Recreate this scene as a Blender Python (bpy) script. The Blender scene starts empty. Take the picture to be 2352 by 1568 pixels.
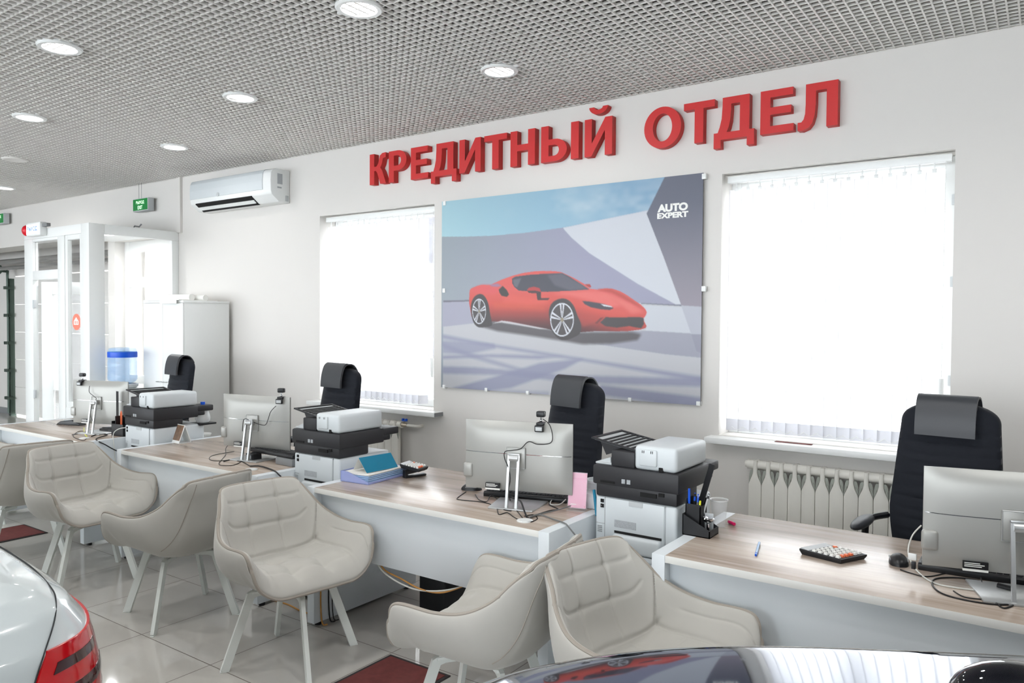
import bpy, bmesh, math, random
import numpy as np
from mathutils import Matrix, Vector
from mathutils.bvhtree import BVHTree

SC = bpy.context.scene
COL = SC.collection
PI = math.pi
random.seed(7)

# ------------------------------------------------------------------ camera, world, exposure
CAM_F, CAM_PITCH, CAM_YAW, CAM_ROLL, CAM_H = 1754.0, math.radians(1.45), math.radians(35.05), math.radians(-0.40), 1.63
def cam_axes():
    c, s = math.cos, math.sin
    fwd = Vector((-s(CAM_YAW)*c(CAM_PITCH), c(CAM_YAW)*c(CAM_PITCH), -s(CAM_PITCH)))
    right = Vector((c(CAM_YAW), s(CAM_YAW), 0))
    down = fwd.cross(right)
    return c(CAM_ROLL)*right + s(CAM_ROLL)*down, -s(CAM_ROLL)*right + c(CAM_ROLL)*down, fwd
AX_R, AX_D, AX_F = cam_axes()
cam = bpy.data.cameras.new('camera')
cam.sensor_fit = 'HORIZONTAL'; cam.sensor_width = 36.0; cam.lens = 36.0*CAM_F/2352.0
cam.clip_start = 0.05; cam.clip_end = 200
cam_o = bpy.data.objects.new('camera', cam); COL.objects.link(cam_o)
m3 = Matrix((AX_R, -AX_D, -AX_F)).transposed()
cam_o.matrix_world = Matrix.Translation((0, 0, CAM_H)) @ m3.to_4x4()
SC.camera = cam_o

SKY_STRENGTH = 12.5
world = bpy.data.worlds.new('world'); SC.world = world; world.use_nodes = True
bg = world.node_tree.nodes['Background']
bg.inputs[0].default_value = (0.94, 0.975, 1.0, 1); bg.inputs[1].default_value = SKY_STRENGTH

vs = SC.view_settings
vs.view_transform = 'Standard'; vs.look = 'None'; vs.gamma = 1.0; vs.use_curve_mapping = False
vs.exposure = -0.10
LAMP_WATT = 4.5          # the seven fittings in view
LAMP_WATT_NEAR = 12.0    # fittings over the photographer's side of the hall

# ------------------------------------------------------------------ a pixel of the photo -> a point on a real plane
def _ray(x, y): return AX_R*((x-1176)/CAM_F) + AX_D*((y-784)/CAM_F) + AX_F
def on_z(x, y, z=0.75):
    v = _ray(x, y); t = (z-CAM_H)/v.z
    return Vector((v.x*t, v.y*t, z))
def on_y(x, y, Y):
    v = _ray(x, y); t = Y/v.y
    return Vector((v.x*t, Y, CAM_H+v.z*t))

# ------------------------------------------------------------------ materials
def new_mat(name):
    m = bpy.data.materials.new(name); m.use_nodes = True
    return m, m.node_tree.nodes, m.node_tree.links, m.node_tree.nodes['Principled BSDF']
def srgb(r, g, b):
    f = lambda c: c/12.92 if c <= .04045 else ((c+.055)/1.055)**2.4
    return (f(r/255), f(g/255), f(b/255), 1)
def pmat(name, col, rough=.5, metal=0., spec=.5, noise=0., nscale=40., bump=0., coat=0., sheen=0., trans=0., alpha=1., ior=1.45, emit=0.):
    m, N, L, P = new_mat(name)
    c = srgb(*col)
    P.inputs['Roughness'].default_value = rough; P.inputs['Metallic'].default_value = metal
    P.inputs['Specular IOR Level'].default_value = spec; P.inputs['IOR'].default_value = ior
    P.inputs['Coat Weight'].default_value = coat; P.inputs['Coat Roughness'].default_value = .03
    P.inputs['Sheen Weight'].default_value = sheen; P.inputs['Sheen Roughness'].default_value = .4
    P.inputs['Transmission Weight'].default_value = trans; P.inputs['Alpha'].default_value = alpha
    if emit:
        P.inputs['Emission Color'].default_value = c; P.inputs['Emission Strength'].default_value = emit
    tc = N.new('ShaderNodeTexCoord'); nz = N.new('ShaderNodeTexNoise'); nz.inputs['Scale'].default_value = nscale
    nz.inputs['Detail'].default_value = 4
    L.new(tc.outputs['Object'], nz.inputs['Vector'])
    mx = N.new('ShaderNodeMix'); mx.data_type = 'RGBA'
    mx.inputs['A'].default_value = tuple(v*(1-noise) for v in c[:3])+(1,); mx.inputs['B'].default_value = tuple(min(1, v*(1+noise)) for v in c[:3])+(1,)
    L.new(nz.outputs['Fac'], mx.inputs['Factor']); L.new(mx.outputs['Result'], P.inputs['Base Color'])
    if bump:
        b = N.new('ShaderNodeBump'); b.inputs['Strength'].default_value = bump; b.inputs['Distance'].default_value = .002
        L.new(nz.outputs['Fac'], b.inputs['Height']); L.new(b.outputs['Normal'], P.inputs['Normal'])
    return m

def glass_mat(name, tint=(1, 1, 1), refl=.09):
    m, N, L, P = new_mat(name); N.remove(P)
    tr = N.new('ShaderNodeBsdfTransparent'); tr.inputs[0].default_value = tint+(1,)
    gl = N.new('ShaderNodeBsdfGlossy'); gl.inputs['Roughness'].default_value = .01
    fr = N.new('ShaderNodeLayerWeight'); fr.inputs['Blend'].default_value = .25
    mp = N.new('ShaderNodeMath'); mp.operation = 'MULTIPLY_ADD'; mp.inputs[1].default_value = .5; mp.inputs[2].default_value = refl*.4
    mix = N.new('ShaderNodeMixShader')
    L.new(fr.outputs['Fresnel'], mp.inputs[0]); L.new(mp.outputs[0], mix.inputs[0])
    L.new(tr.outputs[0], mix.inputs[1]); L.new(gl.outputs[0], mix.inputs[2])
    L.new(mix.outputs[0], N['Material Output'].inputs[0])
    return m

def fabric_blind(name, col, tr=.5):
    m, N, L, P = new_mat(name); N.remove(P)
    tc = N.new('ShaderNodeTexCoord'); wv = N.new('ShaderNodeTexNoise'); wv.inputs['Scale'].default_value = 300
    L.new(tc.outputs['Object'], wv.inputs['Vector'])
    mx = N.new('ShaderNodeMix'); mx.data_type = 'RGBA'
    c = srgb(*col)[:3]
    mx.inputs['A'].default_value = tuple(v*.96 for v in c)+(1,); mx.inputs['B'].default_value = c+(1,)
    L.new(wv.outputs['Fac'], mx.inputs['Factor'])
    d = N.new('ShaderNodeBsdfDiffuse'); t = N.new('ShaderNodeBsdfTranslucent'); mix = N.new('ShaderNodeMixShader')
    mix.inputs[0].default_value = tr
    L.new(mx.outputs['Result'], d.inputs[0]); L.new(mx.outputs['Result'], t.inputs[0])
    L.new(d.outputs[0], mix.inputs[1]); L.new(t.outputs[0], mix.inputs[2]); L.new(mix.outputs[0], N['Material Output'].inputs[0])
    return m

def emit_mat(name, col, s):
    m, N, L, P = new_mat(name)
    P.inputs['Base Color'].default_value = srgb(*col)
    P.inputs['Emission Color'].default_value = srgb(*col); P.inputs['Emission Strength'].default_value = s
    return m

def wood_mat(name):
    m, N, L, P = new_mat(name)
    tc = N.new('ShaderNodeTexCoord'); mp = N.new('ShaderNodeMapping'); mp.inputs['Scale'].default_value = (1.1, 22, 22)
    n1 = N.new('ShaderNodeTexNoise'); n1.inputs['Scale'].default_value = 1.6; n1.inputs['Detail'].default_value = 6; n1.inputs['Distortion'].default_value = .6
    mp2 = N.new('ShaderNodeMapping'); mp2.inputs['Scale'].default_value = (.5, 5, 5)
    n2 = N.new('ShaderNodeTexNoise'); n2.inputs['Scale'].default_value = 1.3; n2.inputs['Detail'].default_value = 3
    L.new(tc.outputs['Object'], mp.inputs[0]); L.new(mp.outputs[0], n1.inputs['Vector'])
    L.new(tc.outputs['Object'], mp2.inputs[0]); L.new(mp2.outputs[0], n2.inputs['Vector'])
    ad = N.new('ShaderNodeMath'); ad.operation = 'MULTIPLY_ADD'; ad.inputs[1].default_value = .6
    mu = N.new('ShaderNodeMath'); mu.operation = 'MULTIPLY'; mu.inputs[1].default_value = .4
    L.new(n2.outputs['Fac'], mu.inputs[0]); L.new(n1.outputs['Fac'], ad.inputs[0]); L.new(mu.outputs[0], ad.inputs[2])
    cr = N.new('ShaderNodeValToRGB')
    cr.color_ramp.elements[0].position = .32; cr.color_ramp.elements[0].color = srgb(146, 130, 117)
    cr.color_ramp.elements[1].position = .68; cr.color_ramp.elements[1].color = srgb(197, 184, 172)
    e = cr.color_ramp.elements.new(.5); e.color = srgb(176, 161, 148)
    L.new(ad.outputs[0], cr.inputs[0]); L.new(cr.outputs[0], P.inputs['Base Color'])
    P.inputs['Roughness'].default_value = .25; P.inputs['Specular IOR Level'].default_value = 1.0
    return m

def floor_mat():
    m, N, L, P = new_mat('polished_floor_tile')
    tc = N.new('ShaderNodeTexCoord'); sp = N.new('ShaderNodeSeparateXYZ'); L.new(tc.outputs['Object'], sp.inputs[0])
    def line(out, off):
        a = N.new('ShaderNodeMath'); a.operation = 'SUBTRACT'; a.inputs[1].default_value = off; L.new(out, a.inputs[0])
        p = N.new('ShaderNodeMath'); p.operation = 'PINGPONG'; p.inputs[1].default_value = .3; L.new(a.outputs[0], p.inputs[0])
        l = N.new('ShaderNodeMath'); l.operation = 'LESS_THAN'; l.inputs[1].default_value = .0022; L.new(p.outputs[0], l.inputs[0])
        return l.outputs[0]
    mxl = N.new('ShaderNodeMath'); mxl.operation = 'MAXIMUM'
    L.new(line(sp.outputs[0], -3.811-12), mxl.inputs[0]); L.new(line(sp.outputs[1], 2.110-12), mxl.inputs[1])
    nz = N.new('ShaderNodeTexNoise'); nz.inputs['Scale'].default_value = 1.6; nz.inputs['Detail'].default_value = 7; nz.inputs['Distortion'].default_value = 1.2
    L.new(tc.outputs['Object'], nz.inputs['Vector'])
    c1 = N.new('ShaderNodeMix'); c1.data_type = 'RGBA'
    c1.inputs['A'].default_value = srgb(172, 169, 163); c1.inputs['B'].default_value = srgb(192, 189, 183)
    L.new(nz.outputs['Fac'], c1.inputs['Factor'])
    c2 = N.new('ShaderNodeMix'); c2.data_type = 'RGBA'; c2.inputs['B'].default_value = srgb(92, 84, 77)
    L.new(c1.outputs['Result'], c2.inputs['A']); L.new(mxl.outputs[0], c2.inputs['Factor'])
    L.new(c2.outputs['Result'], P.inputs['Base Color'])
    ro = N.new('ShaderNodeMath'); ro.operation = 'MULTIPLY_ADD'; ro.inputs[1].default_value = .5; ro.inputs[2].default_value = .05
    L.new(mxl.outputs[0], ro.inputs[0]); L.new(ro.outputs[0], P.inputs['Roughness'])
    P.inputs['Specular IOR Level'].default_value = .55
    return m

def vcol_mat(name, rough=.35):
    m, N, L, P = new_mat(name)
    a = N.new('ShaderNodeAttribute'); a.attribute_name = 'print'
    L.new(a.outputs['Color'], P.inputs['Base Color']); P.inputs['Roughness'].default_value = rough
    P.inputs['Specular IOR Level'].default_value = .4
    return m

M = {}
M['wall'] = pmat('painted_wall', (217, 214, 210), .85, noise=.015, nscale=3)
M['white'] = pmat('white_laminate', (217, 223, 227), .35, noise=.01, nscale=6)
M['edge'] = pmat('white_edge_band', (229, 229, 225), .35, noise=.01)
M['pvc'] = pmat('white_pvc', (232, 234, 233), .3, noise=.01)
M['grid'] = pmat('painted_aluminium_grid', (232, 230, 226), .5, noise=.02, nscale=5)
M['slab'] = pmat('grey_concrete_above_grid', (62, 60, 59), .9, noise=.1, nscale=2)
M['floor'] = floor_mat()
M['wood'] = wood_mat('greige_wood_laminate')
M['glass'] = glass_mat('clear_glass')
M['tinted'] = glass_mat('fill_tint_glass', (.84, .85, .86), .0)  # tint added only to set the fill light from behind the camera
M['blind'] = fabric_blind('white_blind_fabric', (252, 252, 252), .72)
M['blind_pocket'] = fabric_blind('grey_blind_weight', (205, 206, 212), .13)
M['blind_edge'] = fabric_blind('blind_overlap_shade', (236, 236, 238), .17)  # darker slat edge, stands in for the shadow line where slats overlap
M['sticker'] = pmat('pale_red_sticker', (240, 132, 112), .4)
M['red_sign'] = pmat('red_sign_foam', (200, 40, 40), .45, noise=.03, nscale=30)
M['red_side'] = pmat('red_sign_side', (196, 40, 36), .5, noise=.03)
M['fabric'] = pmat('beige_velvet', (185, 183, 177), .85, noise=.04, nscale=12, bump=.06, sheen=.35, spec=.2)
M['piping'] = pmat('beige_piping', (160, 153, 144), .75, sheen=.2, spec=.2)
M['legw'] = pmat('white_powder_coat', (222, 226, 222), .4, noise=.01)
M['black'] = pmat('black_plastic', (26, 27, 30), .38, noise=.08)
M['blackm'] = pmat('matt_black_plastic', (32, 33, 36), .55, noise=.06)
M['office'] = pmat('dark_navy_fabric', (30, 33, 40), .8, noise=.12, nscale=60, bump=.08, sheen=.15, spec=.25)
M['leather'] = pmat('dark_leatherette', (58, 60, 64), .42, noise=.05, nscale=200, bump=.1)
M['silver'] = pmat('silver_plastic', (166, 166, 162), .38, metal=.25, noise=.01)
M['chrome'] = pmat('chrome', (225, 225, 228), .12, metal=1)
M['alu'] = pmat('brushed_aluminium', (188, 190, 190), .35, metal=.6)
M['printer'] = pmat('white_printer_plastic', (204, 210, 213), .4, noise=.01)
M['printer_d'] = pmat('black_printer_plastic', (42, 42, 45), .5, noise=.06, nscale=80)
M['grey'] = pmat('grey_plastic', (130, 132, 134), .5)
M['lgrey'] = pmat('light_grey_plastic', (190, 194, 196), .5)
M['dark'] = pmat('dark_recess', (14, 14, 15), .8)
M['screen'] = pmat('dark_screen', (12, 12, 14), .12)
M['cable'] = pmat('black_cable', (24, 24, 26), .45)
M['cablew'] = pmat('white_cable', (214, 214, 208), .5)
M['cableg'] = pmat('grey_cable', (110, 112, 112), .5)
M['cableo'] = pmat('orange_cable', (190, 138, 72), .5)
M['teal'] = pmat('teal_card', (0, 116, 148), .5, noise=.03)
M['paper'] = pmat('white_paper', (236, 236, 232), .7)
M['bluefile'] = pmat('translucent_blue_plastic', (164, 176, 228), .3, trans=.1, noise=.05)
M['pink'] = pmat('pink_card', (238, 168, 196), .5)
M['pinkd'] = pmat('pink_card_band', (226, 128, 168), .5)
M['red'] = pmat('red_plastic', (214, 26, 44), .4)
M['magenta'] = pmat('magenta_cap', (214, 24, 98), .4)
M['blue'] = pmat('blue_plastic', (16, 84, 205), .35)
M['lblue'] = pmat('pale_blue_plastic', (158, 190, 228), .35)
M['yellow'] = pmat('yellow_plastic', (226, 232, 60), .4)
M['orange'] = pmat('orange_plastic', (238, 120, 76), .4)
M['green'] = pmat('green_sign', (0, 122, 52), .4, emit=.25)
M['rad'] = pmat('cream_radiator_enamel', (226, 224, 217), .35, noise=.01)
M['radin'] = pmat('radiator_grey_fin', (158, 162, 154), .5)  # greyer tone of the fins between the blades
M['brass'] = pmat('nickel_valve', (190, 180, 165), .3, metal=.9)
M['mat'] = pmat('dark_red_mat', (104, 50, 48), .75, noise=.35, nscale=30, bump=.5)
M['matb'] = pmat('mat_rubber_border', (52, 47, 48), .7)
M['clear'] = pmat('clear_plastic', (240, 243, 246), .08, trans=.0, alpha=.14, spec=.5)
M['water'] = pmat('blue_water_bottle', (120, 186, 240), .08, alpha=.36, spec=.6)
M['carwhite'] = pmat('white_car_paint', (190, 198, 200), .25, coat=1.0, noise=.005)
M['gap'] = pmat('panel_gap', (34, 38, 40), .7)
M['lens_red'] = pmat('red_lamp_lens', (190, 4, 18), .12, coat=1, noise=.1, nscale=18)
M['lens_dark'] = pmat('dark_red_lens', (52, 2, 6), .1, coat=1)
M['lens_clear'] = pmat('clear_lamp_lens', (172, 166, 164), .15, metal=.6, noise=.5, nscale=70)
M['cardark'] = pmat('dark_metallic_car_paint', (132, 135, 142), .05, metal=1.0)
M['carglass'] = pmat('dark_car_glass', (8, 9, 16), .04, coat=1)
M['tyre'] = pmat('tyre_rubber', (24, 24, 25), .8)
M['garage'] = pmat('garage_panel', (226, 224, 220), .5, noise=.01)
M['track'] = pmat('dark_steel_track', (70, 84, 76), .45, metal=.4)
M['pipe'] = pmat('galvanised_pipe', (160, 160, 158), .35, metal=.7)
M['lamp'] = emit_mat('lamp_diffuser', (255, 255, 255), 6.0)
M['litsign'] = emit_mat('lit_sign_face', (225, 240, 255), 1.2)
M['signtext'] = emit_mat('lit_sign_text', (225, 255, 225), .9)
M['texture_grey'] = pmat('label_grey', (168, 172, 176), .6, noise=.35, nscale=220)
M['photo'] = pmat('photo_print', (120, 96, 78), .3, noise=.7, nscale=28)
M['facade'] = pmat('street_facade', (92, 92, 96), .9, noise=.4, nscale=3)
M['asphalt'] = pmat('street_asphalt', (120, 120, 122), .9, noise=.1, nscale=4)
M['poster'] = vcol_mat('poster_print')
M['foil'] = pmat('clear_wrap', (236, 240, 242), .25, alpha=.55)
# ------------------------------------------------------------------ mesh builder
class MB:
    def __init__(s): s.bm = bmesh.new()
    def _merge(s, tb, mi, xf=None):
        for f in tb.faces: f.material_index = mi
        if xf is not None: bmesh.ops.transform(tb, matrix=xf, verts=tb.verts)
        me = bpy.data.meshes.new('tmp'); tb.to_mesh(me); tb.free()
        s.bm.from_mesh(me); bpy.data.meshes.remove(me)
        return s
    def box(s, a, b, bev=0, seg=2, mi=0, xf=None):
        tb = bmesh.new()
        v = [tb.verts.new((x, y, z)) for z in (a[2], b[2]) for y in (a[1], b[1]) for x in (a[0], b[0])]
        for q in ((0, 2, 3, 1), (4, 5, 7, 6), (0, 1, 5, 4), (2, 6, 7, 3), (0, 4, 6, 2), (1, 3, 7, 5)): tb.faces.new([v[i] for i in q])
        if bev: bmesh.ops.bevel(tb, geom=list(tb.edges), offset=bev, segments=seg, affect='EDGES', profile=.5)
        return s._merge(tb, mi, xf)
    def cyl(s, p0, p1, r0, r1=None, seg=20, mi=0, bev=0):
        r1 = r0 if r1 is None else r1
        p0 = Vector(p0); p1 = Vector(p1); d = p1-p0
        tb = bmesh.new()
        bmesh.ops.create_cone(tb, cap_ends=True, segments=seg, radius1=r0, radius2=r1, depth=d.length)
        if bev:
            es = [e for e in tb.edges if any(len(f.verts) > 4 for f in e.link_faces)]
            bmesh.ops.bevel(tb, geom=es, offset=bev, segments=2, affect='EDGES', profile=.5)
        q = d.to_track_quat('Z', 'Y').to_matrix().to_4x4()
        return s._merge(tb, mi, Matrix.Translation((p0+p1)/2) @ q)
    def ball(s, c, r, mi=0, seg=16, sc=(1, 1, 1), xf=None):
        tb = bmesh.new(); bmesh.ops.create_uvsphere(tb, u_segments=seg, v_segments=max(8, seg*2//3), radius=1)
        mm = Matrix.Translation(c) @ (xf or Matrix.Identity(4)) @ Matrix.Diagonal((r*sc[0], r*sc[1], r*sc[2], 1))
        return s._merge(tb, mi, mm)
    def grid(s, P, mi=0, closed_u=False, closed_v=False, flip=False):
        # P: list of rows of points
        bm = s.bm; V = [[bm.verts.new(p) for p in row] for row in P]
        nu, nv = len(P), len(P[0])
        for i in range(nu if closed_u else nu-1):
            for j in range(nv if closed_v else nv-1):
                q = [V[i][j], V[(i+1) % nu][j], V[(i+1) % nu][(j+1) % nv], V[i][(j+1) % nv]]
                if flip: q.reverse()
                try: f = bm.faces.new(q); f.material_index = mi
                except ValueError: pass
        return V
    def face(s, pts, mi=0):
        f = s.bm.faces.new([s.bm.verts.new(p) for p in pts]); f.material_index = mi; return f
    def loft(s, rings, mi=0, cap=True):
        V = s.grid(rings, mi, closed_v=True)
        if cap:
            for r in (V[0], V[-1]):
                try: f = s.bm.faces.new(r); f.material_index = mi
                except ValueError: pass
        return V
    def tube(s, pts, r, seg=8, mi=0, closed=False, smooth=0):
        pts = [Vector(p) for p in pts]
        if smooth: pts = spline(pts, smooth, closed)
        n = len(pts); rings = []; up = None
        for i, p in enumerate(pts):
            a = pts[(i-1) % n] if (closed or i > 0) else p
            b = pts[(i+1) % n] if (closed or i < n-1) else p
            t = (b-a).normalized() if (b-a).length > 1e-9 else Vector((0, 0, 1))
            if up is None: up = t.orthogonal().normalized()
            up = (up - t*up.dot(t))
            up = up.normalized() if up.length > 1e-6 else t.orthogonal().normalized()
            w = t.cross(up)
            rr = r(i/(n-1)) if callable(r) else r
            rings.append([p + (up*math.cos(2*PI*k/seg)+w*math.sin(2*PI*k/seg))*rr for k in range(seg)])
        V = s.grid(rings, mi, closed_u=closed, closed_v=True)
        if not closed:
            for q in (V[0], V[-1]):
                f = s.bm.faces.new(q); f.material_index = mi
        return s
    def lathe(s, prof, c=(0, 0, 0), seg=28, mi=0):
        rings = [[Vector((c[0]+r*math.cos(2*PI*k/seg), c[1]+r*math.sin(2*PI*k/seg), c[2]+z)) for k in range(seg)] for r, z in prof]
        s.grid(rings, mi, closed_v=True); return s
    def prism(s, poly, axis, a, b, mi=0, bev=0):
        tb = bmesh.new()
        mk = {'x': lambda p, h: (h, p[0], p[1]), 'y': lambda p, h: (p[0], h, p[1]), 'z': lambda p, h: (p[0], p[1], h)}[axis]
        A = [tb.verts.new(mk(p, a)) for p in poly]; B = [tb.verts.new(mk(p, b)) for p in poly]; n = len(poly)
        tb.faces.new(A); tb.faces.new(B)
        for i in range(n): tb.faces.new([A[i], A[(i+1) % n], B[(i+1) % n], B[i]])
        bmesh.ops.recalc_face_normals(tb, faces=tb.faces)
        if bev: bmesh.ops.bevel(tb, geom=list(tb.edges), offset=bev, segments=2, affect='EDGES', profile=.5)
        return s._merge(tb, mi)
    def xf(s, m): bmesh.ops.transform(s.bm, matrix=m, verts=s.bm.verts); return s
    def build(s, name, mats, parent=None, smooth=35, recalc=True, loc=None):
        if recalc: bmesh.ops.recalc_face_normals(s.bm, faces=s.bm.faces)
        me = bpy.data.meshes.new(name); s.bm.to_mesh(me); s.bm.free()
        for m in (mats if isinstance(mats, (list, tuple)) else [mats]): me.materials.append(M[m] if isinstance(m, str) else m)
        if smooth:
            me.polygons.foreach_set('use_smooth', [True]*len(me.polygons)); me.set_sharp_from_angle(angle=math.radians(smooth))
        o = bpy.data.objects.new(name, me); COL.objects.link(o)
        if parent is not None: o.parent = parent
        if loc is not None: o.location = loc
        return o

def spline(pts, k, closed=False):
    n = len(pts); out = []
    for i in range(n if closed else n-1):
        if closed: p = [pts[(i+d) % n] for d in (-1, 0, 1, 2)]
        else: p = [pts[max(0, min(n-1, i+d))] for d in (-1, 0, 1, 2)]
        for j in range(k):
            t = j/k
            out.append(.5*((2*p[1]) + (p[2]-p[0])*t + (2*p[0]-5*p[1]+4*p[2]-p[3])*t*t + (-p[0]+3*p[1]-3*p[2]+p[3])*t**3))
    if not closed: out.append(pts[-1])
    return out

def tag(o, label=None, cat=None, group=None, kind=None):
    if label: o['label'] = label
    if cat: o['category'] = cat
    if group: o['group'] = group
    if kind: o['kind'] = kind
    return o
def thing(name, label, cat, loc=(0, 0, 0), rz=0., group=None):
    o = bpy.data.objects.new(name, None); COL.objects.link(o)
    o.empty_display_size = .1; o.location = loc; o.rotation_euler = (0, 0, rz)
    return tag(o, label, cat, group)
def copy_thing(root, loc, rz, label, group=None):
    r = root.copy(); COL.objects.link(r); r.location = loc; r.rotation_euler = (0, 0, rz); r['label'] = label
    if group: r['group'] = group
    for ch in list(root.children):
        c = ch.copy(); COL.objects.link(c); c.parent = r
        for g in list(ch.children):
            d = g.copy(); COL.objects.link(d); d.parent = c
    return r
def struct(o): o['kind'] = 'structure'; return o

def curve_mesh(polys, depth, bevel=0.):
    """closed 2-D outlines (holes included) -> a solid mesh lying in x-y, thickness along z"""
    cu = bpy.data.curves.new('tmp', 'CURVE'); cu.dimensions = '2D'; cu.fill_mode = 'BOTH'; cu.extrude = depth/2; cu.bevel_depth = bevel
    for poly in polys:
        sp = cu.splines.new('POLY'); sp.points.add(len(poly)-1)
        for p, q in zip(sp.points, poly): p.co = (q[0], q[1], 0, 1)
        sp.use_cyclic_u = True
    return _to_mesh(cu)
def text_mesh(txt, size, depth=0., bold=0., align='CENTER', space=1.):
    cu = bpy.data.curves.new('tmp', 'FONT'); cu.body = txt; cu.size = size; cu.extrude = depth/2; cu.offset = bold
    cu.align_x = align; cu.align_y = 'CENTER'; cu.space_character = space; cu.resolution_u = 6
    return _to_mesh(cu)
def _to_mesh(cu):
    ob = bpy.data.objects.new('tmp', cu); COL.objects.link(ob)
    dg = bpy.context.evaluated_depsgraph_get(); dg.update()
    me = bpy.data.meshes.new_from_object(ob.evaluated_get(dg))
    bpy.data.objects.remove(ob); bpy.data.curves.remove(cu)
    return me
def fit_mesh(me, x0, x1, y0, y1):
    co = np.empty(len(me.vertices)*3); me.vertices.foreach_get('co', co); co = co.reshape(-1, 3)
    lo, hi = co.min(0), co.max(0)
    co[:, 0] = x0+(co[:, 0]-lo[0])/(hi[0]-lo[0])*(x1-x0); co[:, 1] = y0+(co[:, 1]-lo[1])/(hi[1]-lo[1])*(y1-y0)
    me.vertices.foreach_set('co', co.ravel()); me.update(); return me
def mesh_obj(name, me, mats, parent=None, mw=None):
    me.name = name
    me.materials.clear()
    for m in (mats if isinstance(mats, (list, tuple)) else [mats]): me.materials.append(M[m])
    o = bpy.data.objects.new(name, me); COL.objects.link(o)
    if parent is not None: o.parent = parent
    if mw is not None: o.matrix_local = mw
    return o
# stand a flat x-y drawing up against a wall facing -Y
UPRIGHT = Matrix(((1, 0, 0, 0), (0, 0, -1, 0), (0, 1, 0, 0), (0, 0, 0, 1)))
# ------------------------------------------------------------------ room shell
W = 4.87            # inner face of the long wall
CEIL = 3.21
WIN1 = (-5.640, -4.217, .885, 2.615)
WIN2 = (-1.756, -.437, .900, 2.602)
GATE_X = -9.52      # the garage opening starts here

b = MB(); b.face([(-17.5, -8, 0), (6, -8, 0), (6, 6.2, 0), (-17.5, 6.2, 0)]); struct(b.build('floor', 'floor', smooth=0))
# long wall, built round its openings
b = MB(); TH = .36
def wbox(x0, x1, z0, z1): b.box((x0, W, z0), (x1, W+TH, z1), mi=0)
wbox(-8.06, WIN1[0], 0, 3.7); wbox(WIN1[0], WIN1[1], 0, WIN1[2]); wbox(WIN1[0], WIN1[1], WIN1[3], 3.7)
wbox(WIN1[1], WIN2[0], 0, 3.7); wbox(WIN2[0], WIN2[1], 0, WIN2[2]); wbox(WIN2[0], WIN2[1], WIN2[3], 3.7)
wbox(WIN2[1], 6, 0, 3.7)
wbox(-9.36, -8.06, 2.58, 3.7); wbox(GATE_X, -9.36, 0, 3.7); wbox(-17.5, GATE_X, 2.66, 3.7)
struct(b.build('wall_back', 'wall', smooth=0))
b = MB(); b.box((-17.5, 5.75, 0), (-14.28, 5.95, 3.7)); b.box((-14.28, 5.75, 2.35), (GATE_X+.2, 5.95, 3.7))
b.box((GATE_X, W+TH, 0), (GATE_X+.2, 5.95, 3.7)); struct(b.build('wall_gate_recess', 'wall', smooth=0))
b = MB(); b.box((-17.8, -8, 0), (-17.5, 6.2, 3.7)); struct(b.build('wall_left', 'wall', smooth=0))
b = MB(); b.box((4.6, -8, 0), (4.9, W, 3.7)); struct(b.build('wall_right', 'wall', smooth=0))
# unseen showroom front, set near for fill light: piers, sill, lintel, shop windows
b = MB(); b.box((-17.5, -4.5, 0), (4.9, -4.2, .12)); b.box((-17.5, -4.5, 3.1), (4.9, -4.2, 3.7))
for x in (-17.5, -13.2, -8.9, -4.6, -.3, 4.4): b.box((x, -4.5, 0), (x+.25, -4.2, 3.7))
struct(b.build('wall_front', 'wall', smooth=0))
b = MB(); b.box((-17.2, -4.36, .12), (4.4, -4.35, 3.1)); struct(b.build('window_3', 'tinted', smooth=0))  # unseen added pane, tinted to hold back the sky fill
b = MB(); b.box((-17.5, -8, 3.62), (6, 6.2, 3.8)); struct(b.build('ceiling_slab', 'slab', smooth=0))
b = MB(); b.box((-17.5, 5.72, .0), (-14.3, 5.75, .1)); struct(b.build('baseboard_gate_recess', 'grey', smooth=0))
# open-cell grid ceiling, 50 mm pitch
b = MB(); x = -17.45
while x < 4.6:
    b.box((x-.0045, -3.2, CEIL), (x+.0045, W-.012, CEIL+.016)); x += .05
y = -3.2
while y < W-.01:
    b.box((-17.5, y-.003, CEIL+.002), (4.6, y+.003, CEIL+.016)); y += .05
b.box((-17.5, W-.022, CEIL+.012), (4.6, W, CEIL+.03))
struct(b.build('ceiling', 'grid', smooth=0))
# vertical cable duct beside the vestibule
b = MB(); b.box((-7.975, W-.03, 2.60), (-7.905, W, CEIL)); struct(b.build('trim_1', 'wall', smooth=0))

# windows
def window(n, w, sill):
    x0, x1, z0, z1 = w
    t = thing('window_%d' % n, None, None, ((x0+x1)/2, W+.19, z0)); t['kind'] = 'structure'
    h = (x1-x0)/2; H = z1-z0; f = .065
    b = MB(); d = .06
    for (a, c) in (((-h, 0), (-h+f, H)), ((h-f, 0), (h, H)), ((-h+f, 0), (h-f, f)), ((-h+f, H-f), (h-f, H)), ((-.045, f), (.045, H-f))):
        b.box((a[0], 0, a[1]), (c[0], d, c[1]), .004)
    b.build('frame', 'pvc', t)
    b = MB(); b.box((-h+f, .027, f), (-.045, .033, H-f)); b.box((.045, .027, f), (h-f, .033, H-f)); b.build('pane', 'glass', t)
    b = MB()
    for zz in (.38, .95, 1.42): b.box((h-.03, -.012, zz), (h-.005, 0, zz+.06), .003)
    b.build('hinge', 'lgrey', t)
    b = MB(); b.box((sill[0]-t.location.x, -.30, -.045), (sill[1]-t.location.x, -.001, -.004), .008); b.build('sill', 'pvc', t)
    b = MB(); b.box((sill[1]-t.location.x-.004, -.298, -.04), (sill[1]-t.location.x+.002, -.19, -.008)); b.build('sill_end_cap', 'grey', t)
    return t
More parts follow.
